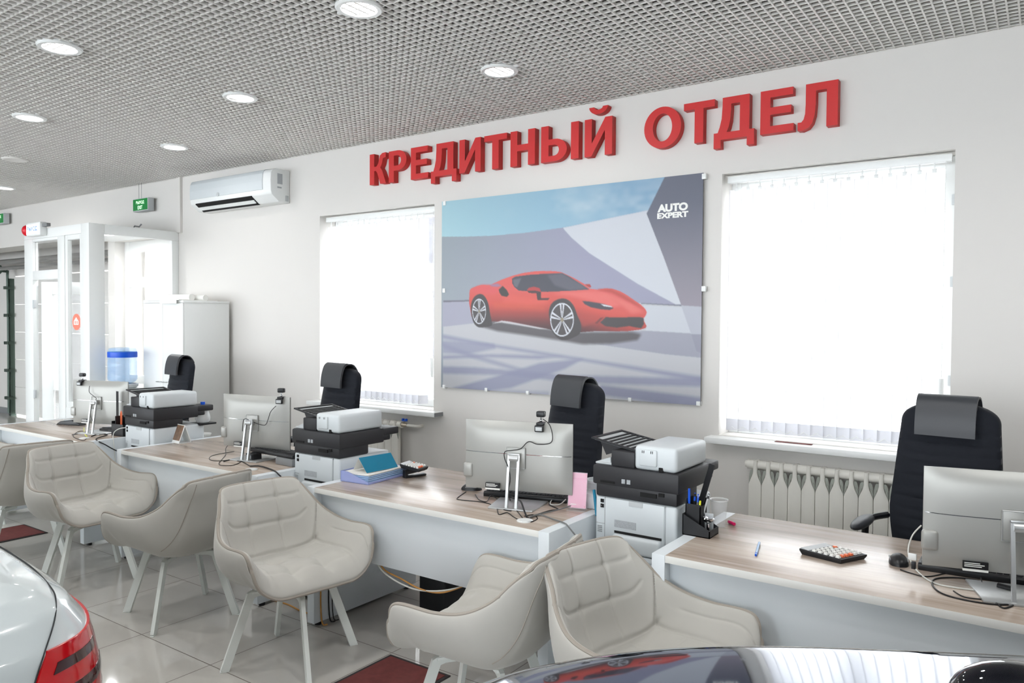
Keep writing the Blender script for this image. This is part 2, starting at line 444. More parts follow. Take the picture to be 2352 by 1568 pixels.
window(1, WIN1, (-5.705, -4.115)); window(2, WIN2, (-1.815, -.36))
# outside: street ground and a facade across the street
b = MB(); b.face([(-40, W+TH, -.15), (12, W+TH, -.15), (12, 40, -.15), (-40, 40, -.15)]); struct(b.build('ground', 'asphalt', smooth=0))
b = MB(); b.box((-30, 17, -.15), (-19.5, 24, 7.5)); b.box((-30.05, 16.9, 3.4), (-19.45, 17, 3.7), mi=1)
o = b.build('street_building', ['facade', 'wall'], smooth=0); tag(o, 'grey building facade across the street behind the entrance glass', 'building')

# vertical blinds
def blind(label, x0, x1, ztop, zbot, n, gap_right, ang, seedv):
    rnd = random.Random(seedv)
    t = thing('vertical_blind', label, 'blind', ((x0+x1)/2, W+.07, zbot), 0, 'vertical window blinds')
    hw = (x1-x0)/2; H = ztop-zbot
    b = MB(); b.box((-hw, -.022, H-.055), (hw, .022, H-.012), .004); b.build('headrail', 'pvc', t)
    span = x1-x0-gap_right-.03; p = span/n
    for k in range(n):
        cx = -hw+.015+p*(k+.5); a = math.radians(ang(k))+rnd.uniform(-.03, .03)
        zt = H-.10; w = .0445
        b = MB(); pts = []
        for u in (-w, -w+.006, -w*.66, -w*.33, 0, w*.33, w*.66, w):
            bow = .004*math.cos(u/w*PI/2)
            pts.append((u*math.cos(a)-bow*math.sin(a), u*math.sin(a)+bow*math.cos(a)))
        cuts = [(zt, 0), (zt-.02, 0), (zt*.5, 0), (.075, 0), (.0, 1)]
        for (za, _), (zb, mi) in zip(cuts[:-1], cuts[1:]):
            b.grid([[(cx+q[0], q[1], za) for q in pts[1:]], [(cx+q[0], q[1], zb) for q in pts[1:]]], mi)
            b.grid([[(cx+q[0], q[1], za) for q in pts[:2]], [(cx+q[0], q[1], zb) for q in pts[:2]]], 3 if mi == 0 else 1)  # edge strip carries the painted overlap shade
        b.cyl((cx, 0, zt), (cx, 0, H-.05), .004, seg=8, mi=2); b.box((cx-.012, -.004, zt-.008), (cx+.012, .004, zt+.014), .003, mi=2)
        b.build('slat', ['blind', 'blind_pocket', 'pvc', 'blind_edge'], t, smooth=60)
    b = MB()
    for k in range(n-1):
        cx = -hw+.015+p*(k+.5)
        b.tube([(cx+p*s, -.03, .03-.02*math.sin(PI*s)) for s in (0, .25, .5, .75, 1)], .0016, 5)
    b.build('bead_chain', 'pvc', t)
    b = MB(); b.tube([(hw-.03, -.03, H-.05), (hw-.03, -.035, .45), (hw-.028, -.035, .3)], .002, 5); b.cyl((hw-.03, -.035, .24), (hw-.03, -.035, .40), .012, .014, 12)
    b.cyl((hw-.03, -.035, .10), (hw-.03, -.035, .24), .002, seg=6)
    b.build('cord_weight', 'pvc', t)
    return t
blind('white vertical blind in the narrower window near the wall unit', WIN1[0]+.03, WIN1[1]-.02, WIN1[3], WIN1[2]+.035, 17, .11, lambda k: 14 if k < 9 else (30 if k < 14 else 58), 3)
blind('white vertical blind in the large window on the right of the poster', WIN2[0]+.02, WIN2[1]-.02, WIN2[3], WIN2[2]+.03, 16, .035, lambda k: 9 if k > 3 else 12, 5)

# ------------------------------------------------------------------ glazed vestibule
VX0, VX1, VY, VZ = -9.43, -7.98, 3.889, 2.61
t = thing('glass_vestibule', 'white framed glass entrance vestibule left of the tall cabinet', 'vestibule', (VX0, VY, 0))
w_, d_ = VX1-VX0, W-VY
def vbox(nm, a, c, mat='pvc', bev=.005):
    b = MB(); b.box(a, c, bev); return b.build(nm, mat, t)
T = .06
vbox('corner_post', (w_-.16, 0, 0), (w_, T+.10, VZ))
vbox('door_jamb', (0, 0, 0), (.20, T, VZ-.1)); vbox('mullion', (.78, 0, 0), (.93, T, VZ-.1))
vbox('top_rail', (0, 0, VZ-.10), (w_-.16, T, VZ)); vbox('transom', (.20, 0, 2.06), (.78, T, 2.16)); vbox('sash_rail', (.20, .005, VZ-.13), (.78, T, VZ-.10))
b = MB()
for a, c in (((.93, .01, .70), (.98, T-.005, VZ-.1)), ((w_-.21, .01, .70), (w_-.16, T-.005, VZ-.1)), ((.98, .01, VZ-.15), (w_-.21, T-.005, VZ-.1)), ((.98, .01, .70), (w_-.21, T-.005, .76))): b.box(a, c, .004)
b.build('side_light_sash', 'pvc', t)
vbox('side_light_panel', (.93, .005, 0), (w_-.16, T-.005, .70))
b = MB(); b.box((.20, .028, 2.16), (.78, .034, VZ-.13)); b.box((.98, .028, .76), (w_-.21, .034, VZ-.15)); b.build('front_pane', 'glass', t)
vbox('side_top_rail', (w_-.06, T+.10, VZ-.10), (w_, d_, VZ)); vbox('side_wall_post', (w_-.06, d_-.08, 0), (w_, d_, VZ-.10)); vbox('side_bottom_rail', (w_-.06, T+.10, 0), (w_, d_-.08, .15))
b = MB(); b.box((w_-.033, T+.10, .15), (w_-.027, d_-.08, VZ-.10)); b.build('side_pane', 'glass', t)
b = MB(); b.box((.01, T, VZ-.03), (w_-.06, d_, VZ-.005)); b.build('vestibule_ceiling', 'pvc', t)
b = MB(); b.cyl((.75, .5, VZ-.034), (.75, .5, VZ-.03), .11, seg=32); b.build('added_fill_disc', 'lamp', t)  # added glowing disc, no such fitting is seen in the vestibule
l = bpy.data.lights.new('vestibule_fill_light', 'AREA'); l.shape = 'DISK'; l.size = .2; l.energy = 16; lo_ = bpy.data.objects.new('lamp', l); COL.objects.link(lo_); lo_.parent = t; lo_.location = (.75, .5, VZ-.037)  # added fill light that brightens the vestibule inside
b = MB(); b.tube([(w_-.02, .48, VZ), (w_-.04, .50, VZ+.02), (w_-.06, .56, VZ+.02), (w_-.05, .58, VZ+.05)], .008, 6); b.build('cable_clip', 'grey', t)
# open door leaf swung inwards on the left jamb
leaf = MB(); L_ = .60; hh = 2.03
for a, c in (((0, 0, 0), (.12, .05, hh)), ((L_-.12, 0, 0), (L_, .05, hh)), ((.12, 0, hh-.14), (L_-.12, .05, hh)), ((.12, 0, 0), (L_-.12, .05, .30)), ((.12, 0, .82), (L_-.12, .05, .95))): leaf.box(a, c, .004)
leaf.xf(Matrix.Translation((.24, .02+.05, .012)) @ Matrix.Rotation(math.radians(40), 4, 'Z'))
lo = leaf.build('door_leaf', 'pvc', t)
b = MB(); b.box((.12, .022, .30), (L_-.12, .028, .82)); b.box((.12, .022, .95), (L_-.12, .028, hh-.14)); b.xf(Matrix.Translation((.24, .07, .012)) @ Matrix.Rotation(math.radians(40), 4, 'Z')); b.build('door_pane', 'glass', lo)
b = MB(); b.tube([(0, 0, 0), (0, -.06, .02), (0, -.06, .48), (0, 0, .50)], .014, 8, smooth=4); b.xf(Matrix.Translation((.24, .07, .75)) @ Matrix.Rotation(math.radians(40), 4, 'Z') @ Matrix.Translation((L_-.06, 0, 0))); b.build('pull_handle', 'pvc', lo)
b = MB()
for z in (.75, 1.75): b.box((.20, -.004, z), (.235, .02, z+.09), .004)
b.build('hinge', 'lgrey', lo)
o = MB(); o.cyl((1.13, .024, 1.60), (1.13, .027, 1.60), .085, seg=32, mi=0); o = o.build('round_door_sticker', 'sticker', None, smooth=0); o.location = (VX0, VY, 0)
tag(o, 'round pale red sticker on the narrow side glass of the entrance vestibule', 'sticker')
me = curve_mesh([[(-.05, -.03), (.05, -.03), (.05, .01), (0, .05), (-.05, .01)], [(-.03, -.02), (-.01, -.02), (-.01, .01), (-.03, .01)], [(.01, -.02), (.03, -.02), (.03, .01), (.01, .01)]], .0015)
mesh_obj('house_mark', me, 'paper', o, Matrix.Translation((1.13, .0225, 1.60)) @ UPRIGHT)
# outer entrance door in the long wall
t = thing('door_1', None, None, (-8.71, W+.12, 0)); t['kind'] = 'structure'
b = MB()
for a, c in (((-.65, 0, 0), (-.55, .06, 2.58)), ((.55, 0, 0), (.65, .06, 2.58)), ((-.55, 0, 2.45), (.55, .06, 2.58)), ((-.55, 0, 2.02), (.55, .06, 2.14)), ((-.05, 0, .1), (.06, .06, 2.02)), ((-.55, 0, 0), (.55, .06, .12)), ((-.55, 0, .85), (.55, .06, .95))): b.box(a, c, .004)
b.build('frame', 'pvc', t)
b = MB(); b.box((-.55, .027, .1), (.55, .033, 2.45)); b.build('pane', 'glass', t)

# sectional garage door in its recess
t = thing('door_2', None, None, (-14.2, 5.70, 0)); t['kind'] = 'structure'
for k in range(5):
    b = MB(); z = .03+k*.46; b.box((0, 0, z), (4.75, .04, z+.455), .003)
    for r in range(1, 4): b.box((.02, -.003, z+r*.115-.002), (4.73, 0, z+r*.115+.002))
    b.build('panel', 'garage', t, smooth=0)
b = MB(); b.box((-.10, -.06, 0), (-.02, .02, 2.3)); b.tube([(-.05, -.08, .05), (-.05, -.08, 2.2), (-.08, -.14, 2.42), (-.2, -.7, 2.5)], .022, 6, smooth=5)
for k in range(5): b.box((-.09, -.13, .28+.46*k), (.06, -.05, .33+.46*k))
b.build('track', 'track', t)
b = MB(); b.tube([(-3.0, -.35, 2.53), (4.7, -.35, 2.53)], .045, 10); b.tube([(.2, -.3, 2.44), (4.7, -.3, 2.44)], .03, 8); b.build('torsion_bar', 'pipe', t)
b = MB(); b.cyl((.0, -.3, 2.44), (.08, -.3, 2.44), .10, seg=20); b.build('cable_drum', 'track', t)
# ------------------------------------------------------------------ things on the long wall and ceiling
# red sign letters (each one mounted on its own)
def arc(cx, cy, rx, ry, a0, a1, n=14): return [(cx+rx*math.cos(math.radians(a0+(a1-a0)*i/n)), cy+ry*math.sin(math.radians(a0+(a1-a0)*i/n))) for i in range(n+1)]
def letter(ch):
    s = .24     # stem in a box one high; widths as drawn
    if ch == 'K': return .86, [[(0, 0), (s, 0), (s, .44), (.33, .44)]+[(.40, .36), (.56, 0), (.86, 0), (.66, .42), (.56, .53), (.64, .64), (.70, .82), (.84, .84), (.84, 1.0), (.66, .99), (.54, .92), (.44, .66), (.36, .58), (s, .58), (s, 1), (0, 1)]]
    if ch == 'P': return .82, [[(0, 0), (s, 0), (s, .36), (.42, .36)]+arc(.42, .68, .40, .32, -90, 90)+[(0, 1)], [(s, .52), (.40, .52)]+arc(.40, .68, .17, .16, -90, 90)+[(s, .84)]]
    if ch == 'E': return .80, [[(0, 0), (.80, 0), (.80, .17), (s, .17), (s, .43), (.74, .43), (.74, .60), (s, .60), (s, .83), (.78, .83), (.78, 1), (0, 1)]]
    if ch == 'D': return 1.02, [[(0, -.20), (.18, -.20), (.18, 0), (.84, 0), (.84, -.20), (1.02, -.20), (1.02, .17), (.90, .17), (.90, 1), (.22, 1), (.22, .80), (.20, .50), (.15, .30), (.10, .17), (0, .17)], [(.33, .17), (.66, .17), (.66, .83), (.44, .83), (.44, .70), (.42, .45), (.38, .28)]]
    if ch == 'I': return .88, [[(0, 0), (.22, 0), (.65, .66), (.65, 0), (.88, 0), (.88, 1), (.66, 1), (.23, .34), (.23, 1), (0, 1)]]
    if ch == 'J': return .88, [[(0, 0), (.22, 0), (.65, .66), (.65, 0), (.88, 0), (.88, 1), (.66, 1), (.23, .34), (.23, 1), (0, 1)], [(.14, 1.30)]+arc(.44, 1.31, .30, .21, 180, 360)[1:-1]+[(.74, 1.30), (.58, 1.30)]+arc(.44, 1.30, .14, .08, 360, 180)[1:-1]+[(.30, 1.30)]]
    if ch == 'T': return .84, [[(.30, 0), (.54, 0), (.54, .83), (.84, .83), (.84, 1), (0, 1), (0, .83), (.30, .83)]]
    if ch == 'N': return .86, [[(0, 0), (s, 0), (s, .42), (.62, .42), (.62, 0), (.86, 0), (.86, 1), (.62, 1), (.62, .60), (s, .60), (s, 1), (0, 1)]]
    if ch == 'Y': return 1.14, [[(0, 0), (.42, 0)]+arc(.42, .31, .37, .31, -90, 90)+[(.23, .62), (.23, 1), (0, 1)], [(.23, .16), (.40, .16)]+arc(.40, .31, .15, .15, -90, 90)+[(.23, .46)], [(.91, 0), (1.14, 0), (1.14, 1), (.91, 1)]]
    if ch == 'O': return 1.0, [arc(.5, .5, .5, .52, 0, 360, 40)[:-1], arc(.5, .5, .26, .35, 360, 0, 40)[:-1]]
    if ch == 'L': return .86, [[(0, -.02), (.10, -.03), (.24, .02), (.32, .12), (.37, .30), (.39, .55), (.39, .83), (.62, .83), (.62, 0), (.86, 0), (.86, 1), (.17, 1), (.17, .55), (.16, .34), (.13, .22), (.08, .16), (0, .16)]]
WORDS = [('K', -4.920, -4.722, 'red wall letter К, first of the long word'), ('P', -4.689, -4.482, 'red wall letter Р standing after the К'), ('E', -4.432, -4.238, 'red wall letter Е between Р and Д in the long word'),
         ('D', -4.208, -3.936, 'red wall letter Д between Е and И in the long word'), ('I', -3.906, -3.690, 'red wall letter И between Д and Т'), ('T', -3.656, -3.437, 'red wall letter Т between И and Н'),
         ('N', -3.403, -3.178, 'red wall letter Н between Т and Ы'), ('Y', -3.123, -2.800, 'red wall letter Ы in two strokes after the Н'), ('J', -2.751, -2.530, 'red wall letter Й with a loose breve over it, last of the long word'),
         ('O', -2.285, -2.018, 'red round wall letter О, first of the short word'), ('T', -2.000, -1.790, 'red wall letter Т after the round О'), ('D', -1.794, -1.533, 'red wall letter Д in the short word over the poster'),
         ('E', -1.495, -1.293, 'red wall letter Е before the last letter of the short word'), ('L', -1.269, -1.040, 'red wall letter Л ending the sign')]
for ch, x0, x1, lab in WORDS:
    wch, polys = letter(ch); base = 2.828-.0055*(x0+4.92); cap = .266
    me = curve_mesh([[(p[0]/wch*(x1-x0), p[1]*cap) for p in q] for q in polys], .056, 0)
    o = mesh_obj('sign_letter', me, ['red_sign', 'red_side'], None, Matrix.Translation((x0, W-.030, base)) @ UPRIGHT)
    for p in me.polygons: p.material_index = 0 if abs(p.normal.z) > .9 else 1
    tag(o, lab, 'letter', 'red sign letters over the poster')

# poster board: the print is drawn as a fine mesh with one colour per vertex
PX0, PX1, PZ0, PZ1 = -4.110, -1.871, 1.088, 2.618
def make_print(nx=468, ny=320, ss=2):
    Wd, Ht = nx*ss, ny*ss
    img = np.zeros((Ht, Wd, 3)); yy, xx = np.mgrid[0:Ht, 0:Wd]
    U = (xx+.5)/Wd; V = 1-(yy+.5)/Ht
    def uv(pts, o):
        out = []
        for p in pts:
            if o == 'b': q = (980+p[0]/2.703, 380+p[1]/2.703)
            else: q = (1000+p[0]/4.2, 560+p[1]/4.2)
            w = on_y(q[0], q[1], W-.03); out.append(((w.x-PX0)/(PX1-PX0), (w.z-PZ0)/(PZ1-PZ0)))
        return out
    rs = np.random.RandomState(4)
    def vnoise(fx, fy, seed):
        r = np.random.RandomState(seed).rand(fy+2, fx+2); x = U*fx; y = V*fy; i = x.astype(int); j = y.astype(int); a = x-i; c = y-j
        a = a*a*(3-2*a); c = c*c*(3-2*c)
        return (r[j, i]*(1-a)+r[j, i+1]*a)*(1-c)+(r[j+1, i]*(1-a)+r[j+1, i+1]*a)*c
    def blur(m, k):
        if k < 1: return m
        for ax in (0, 1):
            c = np.cumsum(np.pad(m, [(k+1, k) if a == ax else (0, 0) for a in (0, 1)], mode='edge'), axis=ax)
            m = (np.take(c, range(2*k+1, c.shape[ax]), axis=ax)-np.take(c, range(0, c.shape[ax]-2*k-1), axis=ax))/(2*k+1)
        return m
    def poly(pts, o, smooth=0):
        P = uv(pts, o)
        if smooth: P = [(p.x, p.y) for p in spline([Vector((a, c, 0)) for a, c in P], smooth, True)]
        ins = np.zeros((Ht, Wd), bool)
        x0 = max(0, int(min(p[0] for p in P)*Wd)-2); x1 = min(Wd, int(max(p[0] for p in P)*Wd)+3)
        y0 = max(0, int((1-max(p[1] for p in P))*Ht)-2); y1 = min(Ht, int((1-min(p[1] for p in P))*Ht)+3)
        if x1 <= x0 or y1 <= y0: return ins.astype(float)
        u = U[y0:y1, x0:x1]; v = V[y0:y1, x0:x1]; s = ins[y0:y1, x0:x1]
        for (xa, ya), (xb, yb) in zip(P, P[1:]+P[:1]):
            if ya == yb: continue
            s ^= ((ya > v) != (yb > v)) & (u < (xb-xa)*(v-ya)/(yb-ya)+xa)
        return ins.astype(float)
    def put(m, col, k=0, a=1.):
        m = blur(m, k)*a; c = np.array(col, float)
        img[:] = img*(1-m[..., None])+c*m[..., None]
    def lerp(a, c, t): t = np.clip(t, 0, 1)[..., None]; return np.array(a)*(1-t)+np.array(c)*t
    # backdrop: curved wall, floor, sky
    img[:] = lerp((158, 168, 176), (160, 160, 184), U*1.6)
    put(poly([(105, 845), (330, 838), (900, 842), (1330, 852), (1725, 875), (1730, 1600), (100, 1600)], 'b'), (199, 200, 205))
    sky = lerp((178, 218, 228), (128, 164, 196), U*.9+(V-.75)*.5)
    n = vnoise(7, 9, 1)*.5+vnoise(17, 20, 2)*.3+vnoise(44, 48, 3)*.2
    cl = np.clip((n-.42)*2.6, 0, 1)*np.clip((U-.22)*1.8, 0, 1)*np.clip(1.2-abs((V-.93+.10*(U-.5))/.12), 0, 1)
    sky = sky*(1-cl[..., None]*.6)+np.array((226, 232, 234))*cl[..., None]*.6
    sm = poly([(60, 443), (250, 442), (400, 437), (600, 420), (850, 386), (1100, 335), (1380, 278), (1760, 180), (1760, 0), (60, 0)], 'b')
    img[:] = img*(1-sm[..., None])+sky*sm[..., None]
    put(poly([(845, 388), (1100, 335), (1380, 278), (1590, 862), (1545, 862), (1310, 735), (1010, 545), (900, 450)], 'b'), (211, 215, 223), 1)
    put(poly([(105, 838), (330, 832), (340, 842), (105, 850)], 'b'), (120, 118, 132), 1)
    put(poly([(1330, 852), (1725, 872), (1725, 880), (1330, 858)], 'b'), (120, 122, 136), 1)
    put(poly([(100, 850), (270, 845), (300, 978), (100, 1000)], 'b'), (172, 172, 190), 1)
    put(poly([(1345, 868), (1725, 884), (1725, 1048), (1360, 1026)], 'b'), (206, 210, 218))
    put(poly([(940, 1040), (1365, 1024), (1725, 1046), (1725, 1194), (1480, 1170), (1000, 1100)], 'b'), (166, 167, 181), 1)
    pn = poly([(1478, 70), (1740, 30), (1740, 880), (1580, 870), (1470, 570), (1364, 300)], 'b')
    pc = lerp((156, 148, 160), (106, 110, 126), (V-.42)*2.2)
    img[:] = img*(1-pn[..., None])+pc*pn[..., None]
    put(poly([(1578, 868), (1740, 878), (1740, 1050), (1640, 1045)], 'b'), (188, 190, 202), 1)
    put(poly([(1640, 1045), (1740, 1050), (1740, 1180), (1672, 1150)], 'b'), (156, 157, 172), 1)
    # soft lattice shadows across the floor in front
    for pts, a in (([(100, 1046), (420, 1108), (980, 1196), (1725, 1310), (1725, 1345), (960, 1212), (400, 1125), (100, 1075)], .75), ([(100, 1085), (420, 1105), (430, 1135), (260, 1170), (100, 1165)], .7), ([(100, 1178), (420, 1170), (860, 1182), (700, 1200), (380, 1188), (100, 1200)], .8),
                   ([(100, 1245), (300, 1250), (900, 1300), (1725, 1320), (1725, 1372), (900, 1345), (500, 1300), (100, 1290)], .75), ([(100, 1395), (420, 1310), (700, 1225), (980, 1196), (860, 1260), (520, 1380), (360, 1400)], .8), ([(100, 1100), (330, 1180), (620, 1265), (560, 1275), (300, 1200), (100, 1130)], .6), ([(1080, 1360), (1725, 1440), (1725, 1500), (1500, 1480), (1060, 1420)], .8), ([(100, 1380), (760, 1400), (760, 1450), (100, 1420)], .5)):
        put(poly(pts, 'b'), (146, 149, 176), 5, a)
    # the red coupe
    put(poly([(420, 790), (560, 740), (1100, 822), (1400, 850), (1900, 848), (1985, 868), (1950, 925), (1700, 960), (1420, 965), (1180, 925), (900, 882), (600, 840)], 'c'), (92, 88, 92), 5)
    body = [(332, 450), (346, 430), (400, 406), (450, 394), (530, 396), (640, 345), (750, 306), (850, 280), (950, 266), (1050, 262), (1150, 263), (1215, 273), (1330, 326), (1440, 388), (1490, 432), (1560, 440), (1640, 429), (1710, 433), (1780, 456), (1850, 495), (1920, 545), (1980, 585), (2025, 630), (2038, 658), (2028, 690), (2004, 718), (2014, 750), (2036, 790), (2026, 810), (1970, 826), (1850, 840), (1700, 842), (1560, 838), (1400, 850), (1250, 880), (1100, 822), (800, 772), (560, 745), (430, 780), (350, 700), (326, 560)]
    bm_ = poly(body, 'c'); x_, y_ = [np.array(q) for q in zip(*uv([(330, 450), (2040, 850)], 'c'))]
    tv = np.clip((V-y_[1])/(y_[0]-y_[1]), 0, 1)
    q_ = np.clip(tv+.42*np.clip((U-.53)*4, 0, 1), 0, 1)
    bc = np.stack([np.interp(q_, [0, .14, .28, .46, .66, 1], v) for v in ((64, 92, 132, 178, 216, 224), (34, 42, 52, 66, 80, 92), (38, 44, 50, 58, 68, 86))], -1)
    img[:] = img*(1-bm_[..., None])+bc*bm_[..., None]
    put(poly([(345, 440), (450, 398), (530, 400), (650, 440), (560, 480), (420, 470)], 'c')*bm_, (226, 88, 92), 6, .8)
    put(poly([(520, 395), (600, 380), (640, 405), (600, 415), (540, 408)], 'c')*bm_, (150, 130, 170), 2, .8)
    put(poly([(1130, 480), (1250, 462), (1480, 452), (1650, 500), (1800, 590), (1700, 610), (1500, 545), (1300, 500)], 'c')*bm_, (238, 116, 110), 6, .75)
    put(poly([(1480, 445), (1640, 470), (1900, 580), (2010, 660), (1890, 670), (1760, 560), (1600, 490)], 'c')*bm_, (242, 128, 120), 6, .55)
    put(poly([(1540, 440), (1700, 470), (1930, 590), (2030, 640), (1940, 570), (1800, 480), (1690, 434)], 'c')*bm_, (176, 54, 46), 4, .7)
    put(poly([(700, 490), (1060, 520), (1080, 580), (900, 600), (640, 560)], 'c')*bm_, (232, 96, 82), 8, .6)
    put(poly([(560, 560), (1060, 600), (1065, 640), (560, 620)], 'c')*bm_, (222, 92, 66), 8, .55)
    put(poly([(1380, 690), (1560, 700), (1990, 690), (1990, 720), (1640, 720), (1420, 800)], 'c')*bm_, (196, 70, 60), 5, .5)
    put(poly([(740, 335), (770, 316), (900, 299), (1000, 292), (1150, 284), (1222, 282), (1290, 314), (1400, 385), (1482, 438), (1290, 452), (1080, 462), (900, 456), (805, 450), (762, 415), (742, 380)], 'c'), (72, 72, 84))
    put(poly([(1080, 300), (1222, 284), (1400, 385), (1470, 436), (1290, 446), (1150, 400)], 'c'), (104, 104, 118), 4, .7)
    put(poly([(750, 345), (830, 330), (790, 420), (760, 405)], 'c'), (108, 112, 124), 2, .8)
    put(poly([(612, 440), (650, 405), (690, 445), (712, 488), (690, 510), (640, 500), (620, 470)], 'c'), (58, 50, 48), 1)
    put(poly([(975, 470), (1018, 462), (1020, 522), (1105, 520), (1088, 540), (985, 542)], 'c'), (66, 44, 46))
    put(poly([(884, 446), (900, 424), (950, 412), (1005, 426), (1020, 462), (975, 474), (905, 474)], 'c'), (186, 58, 60)); put(poly([(884, 452), (960, 450), (1018, 462), (975, 474), (905, 474)], 'c'), (74, 48, 52))
    put(poly([(1442, 388), (1490, 388), (1504, 412), (1490, 424), (1460, 405)], 'c'), (178, 60, 56))
    put(poly([(1415, 550), (1480, 555), (1600, 574), (1690, 598), (1718, 620), (1680, 636), (1600, 630), (1500, 610), (1440, 580)], 'c'), (66, 60, 72), 1)
    put(poly([(1588, 576), (1690, 598), (1714, 612), (1625, 600)], 'c'), (238, 240, 246), 1)
    put(poly([(1588, 757), (1640, 706), (1800, 708), (1960, 704), (2006, 712), (2010, 772), (1985, 812), (1920, 802), (1870, 790), (1750, 806), (1640, 792)], 'c'), (64, 56, 58), 1)
    put(poly([(1535, 765), (1590, 712), (1625, 706), (1560, 768)], 'c'), (120, 48, 46), 1)
    put(poly([(545, 768), (640, 738), (720, 748), (1100, 822), (1000, 818), (800, 782), (640, 756)], 'c'), (206, 204, 208), 1)
    for ty, c, r in (([(345, 600), (370, 520), (420, 484), (470, 498), (510, 570), (530, 680), (548, 770), (530, 792), (470, 802), (405, 796), (360, 730)], (424, 650), (66, 122)), ([(1095, 650), (1125, 570), (1195, 530), (1270, 535), (1330, 590), (1370, 690), (1405, 780), (1392, 862), (1330, 902), (1250, 926), (1190, 912), (1130, 845), (1105, 740)], (1222, 730), (114, 162))):
        put(poly(ty, 'c', 4), (62, 56, 58), 1)
        E_ = lambda s: [(c[0]+r[0]*s*math.cos(2*PI*i/32), c[1]+r[1]*s*math.sin(2*PI*i/32)) for i in range(32)]
        put(poly(E_(1), 'c'), (222, 226, 234)); put(poly(E_(.92), 'c'), (74, 68, 70))
        for k in range(5):
            a = math.radians(-90+72*k)
            for da in (-.13, .13):
                q = [(c[0]+r[0]*s*math.cos(a+d), c[1]+r[1]*s*math.sin(a+d)) for s, d in ((.1, da*4), (.93, da*1.7), (.93, da*.5), (.1, da*.5))]
                put(poly(q, 'c'), (216, 218, 226))
        put(poly(E_(.13), 'c'), (150, 140, 120))
    small = img.reshape(ny, ss, nx, ss, 3).mean((1, 3))/255.
    lin = np.where(small <= .04045, small/12.92, ((small+.055)/1.055)**2.4)
    lin = lin*.80
    me = bpy.data.meshes.new('printed_picture')
    gx, gz = np.meshgrid(np.linspace(PX0, PX1, nx), np.linspace(PZ1, PZ0, ny))
    co = np.stack([gx, np.full_like(gx, 0.), gz], -1).reshape(-1, 3)
    idx = np.arange(nx*ny).reshape(ny, nx)
    q = np.stack([idx[:-1, :-1], idx[1:, :-1], idx[1:, 1:], idx[:-1, 1:]], -1).reshape(-1, 4)
    me.vertices.add(len(co)); me.vertices.foreach_set('co', co.ravel())
    me.loops.add(q.size); me.loops.foreach_set('vertex_index', q.ravel())
    me.polygons.add(len(q)); me.polygons.foreach_set('loop_start', np.arange(len(q))*4); me.polygons.foreach_set('loop_total', np.full(len(q), 4))
    me.update(); me.validate()
    at = me.color_attributes.new('print', 'FLOAT_COLOR', 'POINT')
    at.data.foreach_set('color', np.concatenate([lin.reshape(-1, 3), np.ones((nx*ny, 1))], 1).ravel())
    return me
t = thing('wall_poster', 'large printed poster of a red sports car clipped to the wall between the windows', 'poster', (0, W-.03, 0))
b = MB(); b.box((PX0, .0005, PZ0), (PX1, .005, PZ1)); b.build('board', 'blackm', t, smooth=0)
mesh_obj('printed_picture', make_print(), 'poster', t)
for txt, bx, bold in (('AUTO', (1510, 1580, 488.2, 467), .055), ('EXPERT', (1509.5, 1581, 503, 485.5), .05)):
    p0 = on_y(bx[0], bx[2], W-.03); p1 = on_y(bx[1], bx[2]-6.5, W-.03); zt = .054 if txt == 'AUTO' else .039
    me = fit_mesh(text_mesh(txt, 1, .0, bold, space=.98), p0.x, p1.x, p0.z, p0.z+zt)
    mesh_obj('lettering', me, 'paper', t, Matrix.Translation((0, -.0006, 0)) @ UPRIGHT)
for px, py in ((1020, 888), (1117, 895), (1212, 902), (1330, 911), (1447, 918), (1604, 927)):
    p = on_y(px, py, W-.03); b = MB(); b.box((p.x-.013, -.008, p.z-.013), (p.x+.013, .0295, p.z+.016), .003); b.build('clip', 'pvc', t)
for px, py in ((1021, 467), (1020, 667), (1617, 405), (1616, 663)):
    p = on_y(px, py, W-.03); b = MB(); b.box((p.x-.013, -.008, p.z-.018), (p.x+.016, .0295, p.z+.018), .003); b.build('clip', 'pvc', t)

# split air conditioner
AX0, AX1 = -7.40, -6.07
t = thing('air_conditioner', 'white split air conditioner high on the wall', 'air conditioner', (AX0, W, 2.77))
wA = AX1-AX0
prof = [(0, 0), (0, .315), (-.17, .315), (-.205, .30), (-.222, .27), (-.228, .20), (-.225, .10), (-.215, .065), (-.13, 0)]
b = MB(); b.prism(prof, 'x', 0, wA, bev=.008); b.build('housing', 'pvc', t)
b = MB(); fp = [(-.165, .319), (-.21, .304), (-.228, .27), (-.2345, .20), (-.2315, .115), (-.222, .115), (-.224, .20), (-.218, .27), (-.20, .296), (-.165, .312)]
b.prism(fp, 'x', .006, wA-.12, bev=.002); b.build('front_panel', 'printer', t)
b = MB(); b.prism([(-.222, .063), (-.218, .072), (-.118, -.003), (-.128, -.006)], 'x', .09, wA-.30); b.build('air_outlet', 'dark', t)
b = MB(); b.prism([(-.19, .030), (-.185, .036), (-.155, .012), (-.16, .006)], 'x', .10, wA-.31); b.build('louver', 'pvc', t)
b = MB(); b.box((wA-.001, -.15, .17), (wA+.001, -.09, .27)); b.box((wA-.001, -.15, .13), (wA+.001, -.10, .145)); b.build('rating_label', 'texture_grey', t)
b = MB(); b.cyl((.50, -.234, .13), (.50, -.237, .13), .02, seg=20); b.build('badge', 'lgrey', t)
b = MB(); b.box((wA-.07, -.08, .313), (wA-.05, -.03, .318)); b.build('tape_strip', 'orange', t)
b = MB(); b.box((wA-.001, -.055, .015), (wA+.0015, -.02, .07), .004); b.build('pipe_knockout', 'lgrey', t)

